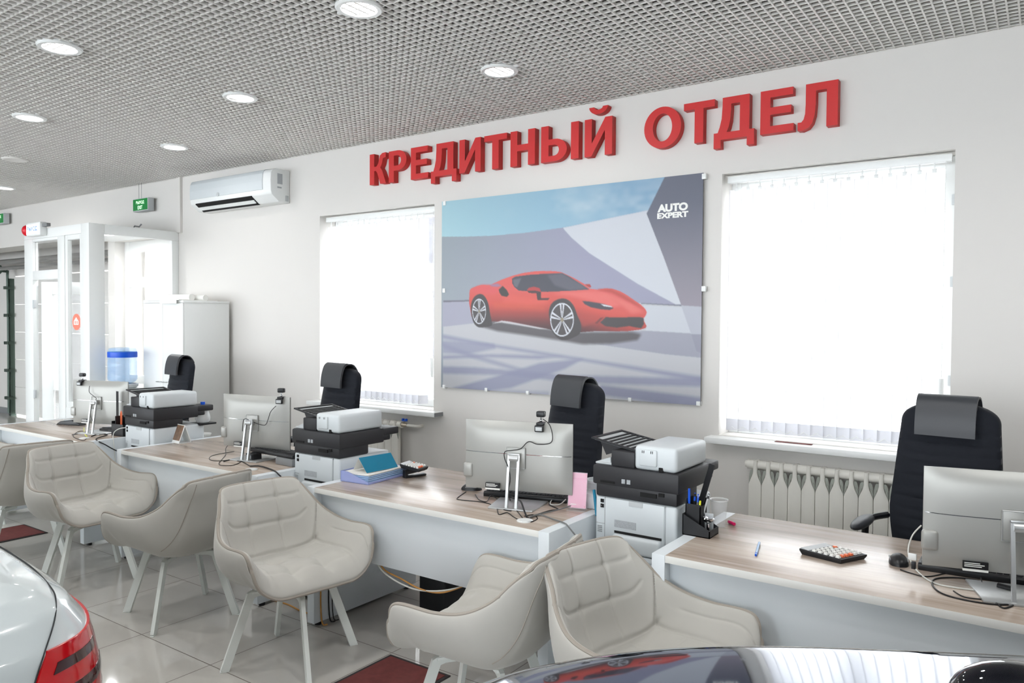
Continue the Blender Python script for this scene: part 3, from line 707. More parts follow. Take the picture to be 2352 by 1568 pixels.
# exit signs
def exit_sign(loc, label, lines, rods):
    t = thing('exit_sign', label, 'sign', loc)
    b = MB(); b.box((-.16, 0, 0), (.16, .075, .145), .004); b.build('casing', 'lgrey', t)
    b = MB(); b.box((-.152, -.002, .01), (.152, .0, .138)); b.build('green_face', 'green', t)
    for tx, x, z0, z1 in lines:
        me = fit_mesh(text_mesh(tx, .05, 0, .001), -x, x, z0, z1); mesh_obj('lettering', me, 'signtext', t, Matrix.Translation((0, -.003, 0)) @ UPRIGHT)
    b = MB()
    for rx in rods: b.cyl((rx, .04, .145), (rx, .04, CEIL-loc[2]), .0025, seg=6)
    if rods: b.build('hanging_rod', 'grey', t)
    return t
EX = on_y(326, 472, 4.78)
exit_sign((EX.x, 4.76, EX.z-.065), 'green lit exit sign hung on rods near the vestibule corner', [('ВЫХОД', .085, .075, .118), ('EXIT', .05, .022, .062)], (-.10, -.045))
EX = on_y(2, 503, 4.78)
exit_sign((EX.x-.02, 4.76, EX.z-.07), 'dim green exit sign at the far left over the gate', [('ВЫХОД', .085, .075, .118), ('EXIT', .05, .022, .062)], (-.1,))
t = thing('alarm_light_box', 'small lit exit box with a red beacon on the vestibule frame', 'alarm', (-9.06, VY-.075, VZ-.08))
b = MB(); b.box((-.14, 0, 0), (.19, .075, .145), .012); b.build('casing', 'pvc', t)
b = MB(); b.box((-.125, -.003, .02), (.155, .0, .125)); b.build('lit_face', 'litsign', t)
me = fit_mesh(text_mesh('ВЫХОД', .05, 0, .001), -.10, .13, .045, .10); mesh_obj('lettering', me, 'blue', t, Matrix.Translation((0, -.004, 0)) @ UPRIGHT)
b = MB(); b.ball((-.19, .035, .072), .062, sc=(.9, .9, 1)); b.build('beacon', 'red', t)
b = MB(); b.box((.19, .02, .09), (.30, .06, .125), .003); b.build('cable_gland', 'grey', t)

# recessed downlights, each with its own lamp
def downlight(x, y, label, watt=LAMP_WATT):
    t = thing('downlight', label, 'ceiling light', (x, y, CEIL), 0, 'round recessed downlights')
    b = MB(); b.lathe([(.088, -.001), (.092, -.010), (.112, -.012), (.120, -.004), (.120, .0), (.118, .03), (.09, .06), (.088, -.001)], seg=40); b.build('trim_ring', 'pvc', t)
    b = MB(); b.cyl((0, 0, .004), (0, 0, .008), .089, seg=40); b.build('diffuser', 'lamp', t)
    b = MB(); b.box((-.15, -.012, .0), (-.115, .012, .012), .002); b.box((.115, -.012, .0), (.15, .012, .012), .002); b.build('spring_clip', 'pvc', t)
    l = bpy.data.lights.new('downlight_lamp', 'AREA'); l.shape = 'DISK'; l.size = .16; l.energy = watt; l.color = (1, .995, .98); l.spread = math.radians(165)
    lo = bpy.data.objects.new('lamp', l); COL.objects.link(lo); lo.parent = t; lo.location = (0, 0, -.004)
    return t
for x, y, lab in ((-2.88, 2.74, 'round downlight at the top edge of the picture over the desks'), (-4.737, 2.152, 'large round downlight second nearest on the left of the ceiling'), (-2.856, 3.912, 'round downlight nearest the red sign'), (-4.718, 3.352, 'round downlight in the middle of the ceiling above the air conditioner'),
                  (-6.571, 2.758, 'round downlight at the left edge above the dead fitting'), (-6.567, 3.970, 'round downlight nearest the air conditioner'), (-10.355, 4.059, 'farthest round downlight at the left edge of the picture')):
    downlight(x, y, lab)
for x, y in ((-2.88, 1.57), (-4.737, .98), (-6.571, 1.59), (-1.02, 2.15), (-1.02, .98), (-2.88, .40), (.84, 2.74), (.84, 1.57), (-8.43, 2.2), (-4.737, -.2), (-1.02, -.2), (-6.571, .4)):
    downlight(x, y, 'round downlight on the part of the ceiling nearer the camera than the picture shows', LAMP_WATT_NEAR)
t = thing('ceiling_speaker', 'unlit round white ceiling fitting at the far left', 'ceiling speaker', (-8.427, 3.402, CEIL))
b = MB(); b.lathe([(0, -.006), (.085, -.008), (.10, -.012), (.115, -.006), (.118, .0), (.118, .03)], seg=36); b.build('grille', 'grid', t)

# radiators
def radiator(x0, n, label, valve):
    t = thing('radiator', label, 'radiator', (x0, W-.055, .20), 0, 'sectional wall radiators')
    for k in range(n):
        c = .08*(k+.5); b = MB()
        # flat front blade that narrows into a neck on the header
        zs = [(0, .0385), (.42, .0385), (.435, .0355), (.455, .027), (.475, .0185), (.50, .013), (.53, .0115), (.573, .011)]
        b.grid([[(c-w, -.045, z), (c-w*.6, -.050, z), (c+w*.6, -.050, z), (c+w, -.045, z)] for z, w in zs])
        b.grid([[(c-w, -.045, z), (c-w, -.02, z)] for z, w in zs]); b.grid([[(c+w, -.045, z), (c+w, -.02, z)] for z, w in zs])
        b.box((c-.011, -.045, .560), (c+.011, .03, .573), .004); b.box((c-.006, -.04, .02), (c+.006, .025, .55), mi=0)
        b.build('section', 'rad', t, smooth=50)
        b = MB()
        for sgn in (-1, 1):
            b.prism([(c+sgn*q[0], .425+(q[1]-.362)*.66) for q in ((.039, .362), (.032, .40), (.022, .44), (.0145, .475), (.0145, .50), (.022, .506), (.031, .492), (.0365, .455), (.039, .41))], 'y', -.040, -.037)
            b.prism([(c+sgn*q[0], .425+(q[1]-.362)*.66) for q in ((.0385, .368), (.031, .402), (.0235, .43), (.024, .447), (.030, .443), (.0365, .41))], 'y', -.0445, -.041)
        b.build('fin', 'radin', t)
    b = MB(); b.cyl((-.015, -.01, .545), (.08*n+.015, -.01, .545), .029, seg=20); b.cyl((-.015, -.01, .045), (.08*n+.015, -.01, .045), .030, seg=18)
    b.build('header_tube', 'rad', t)
    b = MB(); b.cyl((-.03, -.01, .545), (-.012, -.01, .545), .02, .024, 14); b.build('end_plug', 'rad', t)
    if valve:
        e = .08*n
        b = MB(); b.cyl((e+.012, -.01, .545), (e+.075, -.01, .545), .02, .015, 14); b.cyl((e+.045, -.01, .545), (e+.045, -.01, .58), .010, seg=10); b.build('valve', 'brass', t)
        b = MB(); b.box((e+.018, -.022, .578), (e+.072, .0, .584), .002); b.box((e+.018, -.022, .584), (e+.036, .0, .60), .004); b.box((e+.054, -.022, .584), (e+.072, .0, .60), .004); b.build('valve_handle', 'blue', t)
        b = MB(); b.cyl((e+.07, -.01, .545), (e+.17, -.01, .545), .013, seg=12); b.tube([(e+.165, -.01, .545), (e+.19, .0, .545), (e+.195, .054, .545)], .013, 10, smooth=4); b.lathe([(.013, 0), (.026, 0), (.026, .004), (.013, .004)], (0, 0, 0)); b.build('pipe', 'rad', t)
    return t
radiator(-5.49, 12, 'white sectional radiator with a blue valve under the narrower window', True)
radiator(-1.522, 13, 'white sectional radiator under the large window', False)

# tall cabinet and what lies on it
t = thing('tall_cabinet', 'tall plain white two-door office cabinet beside the vestibule', 'cabinet', (-7.70, 4.30, 0))
b = MB(); b.box((0, .02, .02), (.72, .52, 1.80), .002); b.box((-.005, .0, 1.80), (.725, .522, 1.823), .003); b.build('carcass', 'pvc', t)
for x0, x1 in ((.003, .358), (.362, .717)):
    b = MB(); b.box((x0, 0, .06), (x1, .019, 1.797), .002); d = b.build('door', 'pvc', t)
    b = MB(); hx = x1-.05 if x0 < .1 else x0+.05; b.tube([(hx-.03, 0, 1.0), (hx-.03, -.025, 1.0), (hx+.03, -.025, 1.0), (hx+.03, 0, 1.0)], .005, 8); b.build('handle', 'alu', d)
t = thing('paper_roll_pile', 'loose white rolls and sheets lying on top of the tall cabinet', 'paper', (-7.70, 4.30, 1.823))
b = MB(); b.cyl((-.06, .12, .035), (.62, .16, .035), .034, seg=20); b.cyl((.05, .22, .03), (.70, .26, .03), .030, seg=20); b.build('roll', 'paper', t)
b = MB(); b.box((.05, -.03, .0), (.70, .40, .006)); b.grid([[(.36+.3*i/6, -.031, .004-.035*(j/3)) for j in range(4)] for i in range(7)]); b.build('sheet', 'paper', t)
# water cooler
t = thing('water_cooler', 'white water cooler with a blue bottle left of the tall cabinet', 'water cooler', (-7.74, 4.10, 0))
b = MB(); b.box((-.15, -.15, 0), (.15, .15, .93), .02); b.build('body', 'pvc', t)
b = MB(); b.lathe([(.0, .93), (.12, .93), (.145, .945), (.15, .97), (.13, .975)], seg=32); b.build('bottle_collar', 'lgrey', t)
b = MB(); b.lathe([(.03, .945), (.06, .965), (.12, .995), (.138, 1.02), (.138, 1.10), (.133, 1.11), (.138, 1.12), (.138, 1.20), (.133, 1.21), (.138, 1.22), (.138, 1.30), (.125, 1.335), (.09, 1.345), (0, 1.345)], seg=36); bt = b.build('bottle', 'water', t)
b = MB(); b.lathe([(.1385, 1.245), (.1395, 1.25), (.1395, 1.295), (.1385, 1.30)], seg=36); b.build('bottle_label', 'blue', bt)
# ------------------------------------------------------------------ desks
DZ = .75; DY = 2.688
DESKS = {'far': -7.135, 'left': -5.155, 'mid': -3.210, 'right': -1.225}
def make_desk(label):
    t = thing('office_desk', label, 'desk', (0, DY, 0), 0, 'white office desks with wood tops')
    for x in (0, 1.467):
        b = MB(); b.box((x, 0, .02), (x+.053, .80, DZ), .0015); p = b.build('side_panel', 'white', t)
        for y in (.05, .74):
            b = MB(); b.cyl((x+.027, y, 0), (x+.027, y, .02), .018, seg=14); b.build('foot', 'black', p)
    b = MB(); b.box((.053, .002, .722), (1.467, .80, DZ-.0002), .001); o = b.build('tabletop', ['edge', 'wood'], t)
    for p in o.data.polygons:
        if p.normal.z > .9 and p.center.z > .74: p.material_index = 1
    b = MB(); b.box((.053, .050, .405), (1.467, .068, .722), .001); b.build('modesty_panel', 'white', t)
    b = MB(); b.cyl((1.33, .10, DZ-.003), (1.33, .10, DZ+.004), .036, seg=28); b.cyl((1.33, .10, DZ+.004), (1.33, .10, DZ+.006), .030, seg=28); b.build('cable_grommet', 'pvc', t)
    return t
d0 = make_desk('long white desk with wood top in front, cut by the right edge of the picture'); d0.location.x = DESKS['right']
copy_thing(d0, (DESKS['mid'], DY, 0), 0, 'white desk with wood top standing under the car poster')
copy_thing(d0, (DESKS['left'], DY, 0), 0, 'white desk with wood top in front of the narrower window, carrying the photo stand')
copy_thing(d0, (DESKS['far'], DY, 0), 0, 'farthest white desk with wood top by the vestibule')

# pedestals between the desks and the printers on them
def make_pedestal(label):
    t = thing('drawer_pedestal', label, 'drawer unit', (0, 0, 0), 0, 'pedestals under the printers')
    b = MB(); b.box((0, .0, .03), (.40, .44, .60), .002); b.box((-.004, -.004, .60), (.404, .46, .622), .002); b.build('carcass', 'white', t)
    for k in range(3):
        b = MB(); b.box((.003, .441, .035+.187*k), (.397, .458, .218+.187*k), .002); dr = b.build('drawer', 'white', t)
        b = MB(); b.tube([(.14, .458, .17+.187*k), (.14, .48, .17+.187*k), (.26, .48, .17+.187*k), (.26, .458, .17+.187*k)], .004, 6); b.build('handle', 'alu', dr)
    for x in (.04, .36):
        for y in (.05, .39):
            b = MB(); b.cyl((x, y, 0), (x, y, .03), .018, seg=12); b.build('foot', 'black', t)
    return t
PED = {'right': (-1.672, 3.00), 'mid': (-3.626, 2.925), 'left': (-5.585, 2.945)}
p0 = make_pedestal('white pedestal under the nearest printer'); p0.location = (PED['right'][0], PED['right'][1], 0)
copy_thing(p0, (PED['mid'][0], PED['mid'][1], 0), 0, 'white pedestal under the printer beside the blue paper tray')
copy_thing(p0, (PED['left'][0], PED['left'][1], 0), 0, 'white pedestal under the farthest printer')

def make_printer(label):
    t = thing('multifunction_printer', label, 'printer', (0, 0, 0), 0, 'printers on the pedestals')
    b = MB(); b.box((0, .0, .0), (.39, .40, .232), .014, 3); b.build('body', 'printer', t)
    b = MB(); b.box((.052, -.005, .05), (.335, .005, .228), .002); b.build('rear_cover', 'printer', t)
    b = MB(); b.box((.17, -.007, .208), (.235, -.004, .229)); b.build('cover_latch', 'lgrey', t)
    b = MB(); b.box((.10, -.034, .004), (.325, .005, .078), .012, 3); b.build('duplex_cassette', 'printer', t)
    b = MB(); b.box((.10, -.0065, .079), (.325, .004, .090)); b.build('shadow_slot', 'dark', t)  # dark strip drawn for the shadow slot above the cassette
    b = MB()
    for k in range(4): b.box((.014+.009*k, -.0025, .075), (.017+.009*k, .002, .10)) if 0 else b.box((.014, -.0025, .072+.008*k), (.036, .002, .075+.008*k))
    b.build('vent_slots', 'grey', t)
    b = MB(); b.box((.028, -.003, .205), (.044, .002, .220)); b.box((.028, -.003, .182), (.044, .002, .198)); b.build('ports', 'dark', t)
    b = MB(); b.box((.10, -.0062, .105), (.205, -.004, .138)); b.build('rating_label', 'texture_grey', t)
    b = MB(); b.box((.0485, -.0012, .005), (.0505, .002, .23)); b.box((.004, -.0012, .11), (.05, .002, .1115)); b.box((.3385, -.0012, .02), (.3400, .002, .23)); b.build('seam', 'grey', t)
    # black scanner unit
    b = MB(); b.box((.004, -.004, .232), (.392, .225, .300), .010); b.box((-.012, -.008, .285), (.400, .345, .372), .010); b.box((.25, .335, .325), (.40, .47, .368), .008); b.box((.30, .30, .295), (.398, .40, .33), .008); b.build('scanner_unit', 'printer_d', t)
    b = MB(); b.box((.03, -.011, .297), (.10, -.006, .306)); b.box((.225, -.0105, .258), (.30, -.003, .276)); b.box((.31, -.0105, .268), (.335, -.003, .283)); b.build('rear_recess', 'dark', t)
    b = MB(); b.box((.135, -.0105, .303), (.152, -.006, .322)); b.box((.160, -.0105, .303), (.177, -.006, .322)); b.build('phone_socket', 'texture_grey', t)
    b = MB(); b.box((.02, .345, .335), (.25, .44, .358), .008); b.build('control_panel', 'printer_d', t)
    # document feeder
    b = MB(); b.box((.190, -.002, .372), (.388, .345, .478), .018, 3); b.build('document_feeder', 'printer', t)
    b = MB(); b.box((.215, -.012, .392), (.300, .004, .464), .008); fc = b.build('feeder_cover', 'printer', t)
    b = MB()
    for x in (.232, .240, .272, .280): b.box((x, -.0126, .448), (x+.003, -.0112, .459))
    b.build('slots', 'dark', fc)
    b = MB(); b.box((.306, -.0035, .372), (.326, .006, .392), .002); b.build('hinge', 'dark', t)
    b = MB(); b.box((.075, .004, .372), (.190, .335, .442), .006); b.build('feeder_base', 'printer_d', t)
    b = MB(); b.box((-.012, .02, .372), (.075, .335, .381), .003); b.prism([(-.005, .381), (.06, .381), (.06, .405), (.03, .395)], 'y', .03, .10); b.build('exit_tray', 'lgrey', t)
    b = MB(); a = Matrix.Translation((.19, 0, .440)) @ Matrix.Rotation(math.radians(10), 4, 'Y')
    x0, x1 = -.235, 0
    for q in (((x0, .03, 0), (x1, .045, .008)), ((x0, .315, 0), (x1, .33, .008)), ((x0, .03, 0), (x0+.012, .33, .008)), ((x1-.012, .03, 0), (x1, .33, .008))): b.box(q[0], q[1], .001, 1, xf=a)
    for k in range(6): b.box((x0+.05+.028*k, .045, .001), (x0+.058+.028*k, .315, .007), 0, xf=a)
    b.box((x0+.012, .045, -.004), (x1, .315, .001), 0, mi=1, xf=a)
    b.prism([(x0, -.004), (x0, .010), (x0+.05, -.03), (x0+.09, -.045), (x0+.10, -.03)], 'y', .04, .36, mi=0) if 0 else None
    b.build('document_tray', ['blackm', 'lgrey'], t)
    b = MB(); b.prism([(-.04, .478), (.08, .440), (.08, .43), (.0, .40)], 'y', .10, .12); b.build('tray_bracket', 'printer_d', t)
    return t
pr0 = make_printer('nearest white and black printer, left of the pen stand')
pr0.location = (-1.655, 3.022, .622)
copy_thing(pr0, (-3.635, 2.945, .622), 0, 'white and black printer left of the blue paper tray')
copy_thing(pr0, (-5.575, 2.967, .622), 0, 'farthest white and black printer, in front of the tall cabinet')

# ------------------------------------------------------------------ monitors (all-in-one computers seen from the back)
def make_monitor(label):
    t = thing('all_in_one_monitor', label, 'monitor', (0, 0, 0), 0, 'silver monitors seen from behind')
    wd, ht, z0 = .54, .335, .068
    b = MB(); nx_, nz_ = 18, 14; P = []
    for i in range(nx_+1):
        row = []
        for j in range(nz_+1):
            u = -1+2*i/nx_; v = -1+2*j/nz_
            bl = (1-abs(u)**3.5)*(1-abs(v)**3.5)
            row.append((u*wd/2, -.008-.030*bl**.6, z0+(v+1)/2*ht))
        P.append(row)
    b.grid(P, flip=False)
    b.grid([[(x, y, z) for y in (-.008, 0)] for x, z in ((-wd/2, z0), (wd/2, z0), (wd/2, z0+ht), (-wd/2, z0+ht))], closed_u=True)
    b.build('back_shell', 'silver', t, smooth=50)
    b = MB(); b.box((-wd/2+.001, 0, z0+.001), (wd/2-.001, .004, z0+ht-.001)); b.build('screen', 'screen', t, smooth=0)
    b = MB(); zl = z0+ht*.545; b.grid([[(x, -.0085-.0305*max(0, (1-abs(x/(wd/2))**3.5))**.6, zl+dz) for dz in (-.0013, .0013)] for x in [(-1+2*i/30)*(wd/2-.004) for i in range(31)]]); b.build('chrome_line', 'chrome', t)
    b = MB(); b.box((-.050, -.044, z0+ht*.34), (.050, -.034, z0+ht*.645), .006); b.build('mount_plate', 'silver', t)
    b = MB()
    za, zb = z0+ht*.34+.002, z0+ht*.645-.002
    b.tube([(-.047, -.0445, za), (-.047, -.0445, zb), (.047, -.0445, zb), (.047, -.0445, za)], .0022, 6, closed=True); b.build('plate_edge', 'alu', t)
    b = MB(); b.cyl((-.022, -.066, z0+ht*.50), (.022, -.066, z0+ht*.50), .016, seg=16); b.box((-.018, -.066, z0+ht*.48), (.018, -.040, z0+ht*.52), .003); b.build('hinge', 'alu', t)
    b = MB()
    for x in (-.030, .018): b.prism([(-.072, z0+ht*.56), (-.060, z0+ht*.56), (-.098, .008), (-.112, .008)], 'x', x, x+.012)
    b.box((-.030, -.074, z0+ht*.54), (.030, -.060, z0+ht*.57), .002); b.build('stand_post', 'alu', t)
    b = MB(); b.prism([(-.11, -.125), (.11, -.125), (.125, .09), (-.125, .09)], 'z', 0, .008, bev=.002); b.build('stand_base', 'alu', t)
    b = MB(); b.box((-wd/2-.006, -.034, z0+.055), (-wd/2+.045, -.004, z0+.125), .012, 3); b.build('port_bump', 'silver', t)
    b = MB(); b.box((-.155, -.0395, z0+.012), (-.082, -.030, z0+.036)); b.build('black_label', 'black', t)
    b = MB()
    for r, w in ((.031, .045), (.0255, .058), (.020, .05)):
        b.box((-.151, -.0405, z0+r-.0012), (-.151+w, -.0393, z0+r+.0012))
    b.box((-.155, -.0395, z0+.004), (-.082, -.030, z0+.0115)); b.build('label_print', 'paper', t)
    return t
def make_webcam(label):
    t = thing('webcam', label, 'webcam', (0, 0, 0), 0, 'webcams clipped on the monitors')
    b = MB(); b.box((-.022, -.050, -.040), (.022, -.034, -.008), .005); b.box((-.018, -.036, -.012), (.018, .012, .004), .004); b.box((-.016, .006, -.03), (.016, .012, .002), .002); b.build('clamp', 'black', t)
    b = MB(); b.box((-.016, -.0515, -.034), (.016, -.0498, -.016), .001); b.build('clamp_pad', 'lgrey', t)
    b = MB(); b.cyl((0, -.012, .0), (0, -.012, .03), .004, seg=10); b.ball((0, -.012, .012), .008, seg=10); b.build('ball_joint', 'chrome', t)
    b = MB(); b.box((-.021, -.028, .028), (.021, .004, .056), .006); b.cyl((0, .004, .042), (0, .012, .042), .011, seg=16); b.build('camera_head', 'black', t)
    return t
mon0 = make_monitor('silver monitor back on the near desk, cut by the right edge')
cam0 = make_webcam('webcam on the monitor cut by the right edge')
def poseM(xl, yl, ang): return Vector((xl, yl, DZ)), math.radians(ang)
MONS = [((-.335, 2.915), 14, .20, None), ((-2.335, 2.945), 16.2, .115, ('silver monitor back in front of the empty chair under the poster', 'webcam with a looped cable on the monitor under the poster')),
        ((-4.375, 2.985), 11, .205, ('silver monitor back between the photo stand and the second printer', 'webcam at the corner of the monitor between two printers')),
        ((-6.27, 2.935), 17, -.17, ('farthest silver monitor back, beside the black ruler', 'tilted webcam on the farthest monitor'))]
for (xl, yl), a, wx, lab in MONS:
    ar = math.radians(a); cx = xl+.27*math.cos(ar); cy = yl+.27*math.sin(ar)
    loc = (cx, cy, DZ)
    cl = Vector((cx+wx*math.cos(ar), cy+wx*math.sin(ar), DZ+.403))
    if lab is None: mon0.location = loc; mon0.rotation_euler = (0, 0, ar); cam0.location = cl; cam0.rotation_euler = (0, 0, ar-.2)
    else: copy_thing(mon0, loc, ar, lab[0]); copy_thing(cam0, cl, ar+(.25 if 'corner' in lab[1] else 0), lab[1])

# ------------------------------------------------------------------ visitor chairs
def chair_surface():
    # half control net: rows run from the front seat edge over the seat and up the back, columns from the middle to the rim
    net = [[(0, -.300, .402), (.105, -.300, .402), (.205, -.296, .408), (.280, -.284, .458), (.309, -.268, .540)],
           [(0, -.185, .462), (.105, -.185, .462), (.215, -.190, .472), (.296, -.210, .548), (.322, -.224, .613)],
           [(0, -.035, .452), (.105, -.035, .454), (.220, -.035, .472), (.297, -.050, .542), (.320, -.060, .608)],
           [(0, .120, .440), (.105, .115, .442), (.216, .095, .470), (.285, .065, .548), (.305, .050, .620)],
           [(0, .205, .510), (.105, .198, .510), (.196, .170, .530), (.252, .150, .600), (.272, .135, .662)],
           [(0, .248, .665), (.100, .244, .665), (.174, .228, .670), (.218, .210, .696), (.238, .194, .724)],
           [(0, .290, .808), (.095, .288, .808), (.160, .281, .806), (.196, .268, .800), (.212, .254, .784)]]
    full = np.array([[(-p[0], p[1], p[2]) for p in reversed(r[1:])]+list(r) for r in net])   # 7 x 9
    def basis(t, n):
        i = min(int(t), n-2); f = t-i
        idx = [max(0, i-1), i, i+1, min(n-1, i+2)]
        w = [-.5*f+f*f-.5*f**3, 1-2.5*f*f+1.5*f**3, .5*f+2*f*f-1.5*f**3, -.5*f*f+.5*f**3]
        return idx, w
    def ev(v, u):
        iv, wv = basis(v, 7); iu, wu = basis(u, 9); p = np.zeros(3)
        for a, wa in zip(iv, wv):
            for c, wc in zip(iu, wu): p = p+full[a, c]*wa*wc
        return p
    return ev
def make_chair(label):
    t = thing('visitor_armchair', label, 'chair', (0, 0, 0), 0, 'beige quilted visitor chairs')
    ev = chair_surface(); NU, NV = 150, 140
    S = np.array([[ev(6*j/NV, 8*i/NU) for i in range(NU+1)] for j in range(NV+1)])
    du = np.gradient(S, axis=1); dv = np.gradient(S, axis=0); n = np.cross(du, dv); n /= np.linalg.norm(n, axis=2)[..., None]+1e-9
    # n should point to the sitter (upwards on the seat)
    if n[NV//4, NU//2, 2] < 0: n = -n
    uu = np.abs(np.linspace(-4, 4, NU+1))[None, :]; vv = np.linspace(0, 6, NV+1)[:, None]
    us = np.linspace(-4, 4, NU+1)[None, :]
    G = lambda d, w: np.exp(-(d/w)**2)
    edge = np.minimum(np.minimum((4-uu)/1.0, 1), np.minimum(np.minimum(vv/.8, 1), np.minimum((6-vv)/.7, 1))); edge = np.clip(edge, 0, 1)**.5
    back = np.clip((vv-3.4)*3, 0, 1); seat = np.clip((3.2-vv)*3, 0, 1); mid = np.clip((2.35-uu)*4, 0, 1)
    disp = .022*edge
    disp = disp-.0065*G(uu-.82, .05)*mid*back-.0065*(G(vv-5.35, .045)+G(vv-4.62, .045))*back*np.clip((3.0-uu)*3, 0, 1)
    disp = disp+.003*np.cos((np.clip(uu, 0, .82))/.82*PI/2)*back*mid
    for tv in (5.35, 4.62): disp = disp-.009*np.exp(-((uu-.82)**2/.03+(vv-tv)**2/.02))
    for tv in (.95, 2.05): disp = disp-.024*np.exp(-((uu-.80)**2/.12+(vv-tv)**2/.12))
    disp = disp+.008*seat*mid*np.clip(vv/.5, 0, 1)
    disp = disp-.004*G(uu-.80, .09)*seat*np.clip((vv-.3)*3, 0, 1)-.004*(G(vv-.95, .08)+G(vv-2.05, .08))*seat*mid
    disp = disp-.010*G(uu-(2.25+1.9*np.clip((vv-3.3)/1.1, 0, 1)**1.6), .085)*np.clip((vv-.6)*2, 0, 1)*np.clip((4.6-vv)*4, 0, 1)-.012*G(vv-3.35, .12)*np.clip((2.6-uu)*3, 0, 1)
    disp = disp-.004*G(uu-3.2, .06)*np.clip((vv-.3)*4, 0, 1)*np.clip((3.0-vv)*3, 0, 1)
    S[..., 1] += .045
    inner = S+n*disp[..., None]
    th = .016+.052*np.clip((4-uu)/2.2, 0, 1)**.8*np.clip(vv/1.2, 0, 1)**.8*(.35+.65*np.clip((5.2-vv)/2.2, 0, 1))*np.clip((6-vv)/.5, 0, 1)**.5
    outer = S-n*th[..., None]
    b = MB()
    b.grid([[tuple(p) for p in r] for r in inner]); b.grid([[tuple(p) for p in r] for r in outer], flip=True)
    def rim(a, c): b.grid([[tuple(p), tuple(q)] for p, q in zip(a, c)])
    rim(inner[0], outer[0]); rim(inner[-1], outer[-1]); rim(inner[:, 0], outer[:, 0]); rim(inner[:, -1], outer[:, -1])
    bmesh.ops.remove_doubles(b.bm, verts=b.bm.verts, dist=.0004)
    b.build('tub_seat', 'fabric', t, smooth=75)
    mid_ = (inner+outer)/2
    loop = list(mid_[:, 0])+list(mid_[-1, 1:])+list(mid_[-2::-1, -1])+list(mid_[0, -2:0:-1])
    loop = [Vector(p) for p in loop[::2]]
    b = MB(); b.tube(loop, .0078, 7, closed=True); b.build('piping', 'piping', t)
    for sx in (-1, 1):
        j0 = int(NV*3.2/6); i0 = int((4+sx*2.1)/8*NU); b = MB()
        b.tube([Vector(outer[j, i0])+Vector(n[j, i0])*(-.0005) for j in range(j0, NV, 3)], .0022, 5)
        b.build('rear_seam', 'piping', t)
    return t
def make_base(t, ang):
    """four splayed flat legs on a swivel cross"""
    R_ = Matrix.Rotation(ang, 4, 'Z')
    b = MB(); b.cyl((0, 0, .352), (0, 0, .392), .075, seg=24); b.box((-.19, -.016, .345), (.19, .016, .358), .003); b.box((-.016, -.19, .345), (.016, .19, .358), .003)
    b.xf(Matrix.Rotation(ang+PI/4, 4, 'Z')); b.build('swivel_cross', 'legw', t)
    for k in range(4):
        b = MB(); a0 = PI/4+k*PI/2
        pts = [(.08, .350), (.160, .350), (.190, .338), (.308, .004)]
        def sec(r, z, tx, tz):
            hw, hh = .0095, .019; nx_, nz_ = -tz, tx
            return [(r+nx_*s2*hh, s1*hw, z+nz_*s2*hh) for s1, s2 in ((-1, -1), (1, -1), (1, 1), (-1, 1))]
        ds = [(1, 0), (.95, -.3), (.6, -.8), (.325, -.946)]
        b.loft([sec(p[0], p[1], d[0], d[1]) for p, d in zip(pts, ds)])
        b.box((.288, -.0095, 0), (.328, .0095, .006), .001)
        b.xf(R_ @ Matrix.Rotation(a0, 4, 'Z')); b.build('leg', 'legw', t)
ch0 = make_chair('beige quilted armchair in the middle, facing right, its four legs in full view')
CH = [((-2.962, 2.385), -9, 20, None),
      ((-3.913, 2.395), 186, -12, 'beige armchair seen from behind between two forward facing ones, left of the middle'),
      ((-4.935, 2.40), 4, -14, 'beige quilted armchair facing right in front of the photo stand desk'),
      ((-5.80, 2.385), 171, -20, 'beige armchair seen from behind at the left edge over the far red mat'),
      ((-6.96, 2.39), 0, 0, 'beige armchair of which only an arm shows at the left edge'),
      ((-1.775, 2.350), 188, 12, 'beige armchair seen from behind over the near red mat'),
      ((-1.075, 2.38), -13, 30, 'nearest beige quilted armchair, behind the dark car bonnet')]
base_children = list(ch0.children)
for (x, y), face, bang, lab in CH:
    rz = math.radians(face)+PI/2       # local front is -Y
    if lab is None: r = ch0; r.location = (x, y, 0); r.rotation_euler = (0, 0, rz)
    else:
        r = ch0.copy(); COL.objects.link(r); r.location = (x, y, 0); r.rotation_euler = (0, 0, rz); r['label'] = lab
        for c0 in base_children:
            c = c0.copy(); COL.objects.link(c); c.parent = r
    make_base(r, math.radians(bang)-rz)

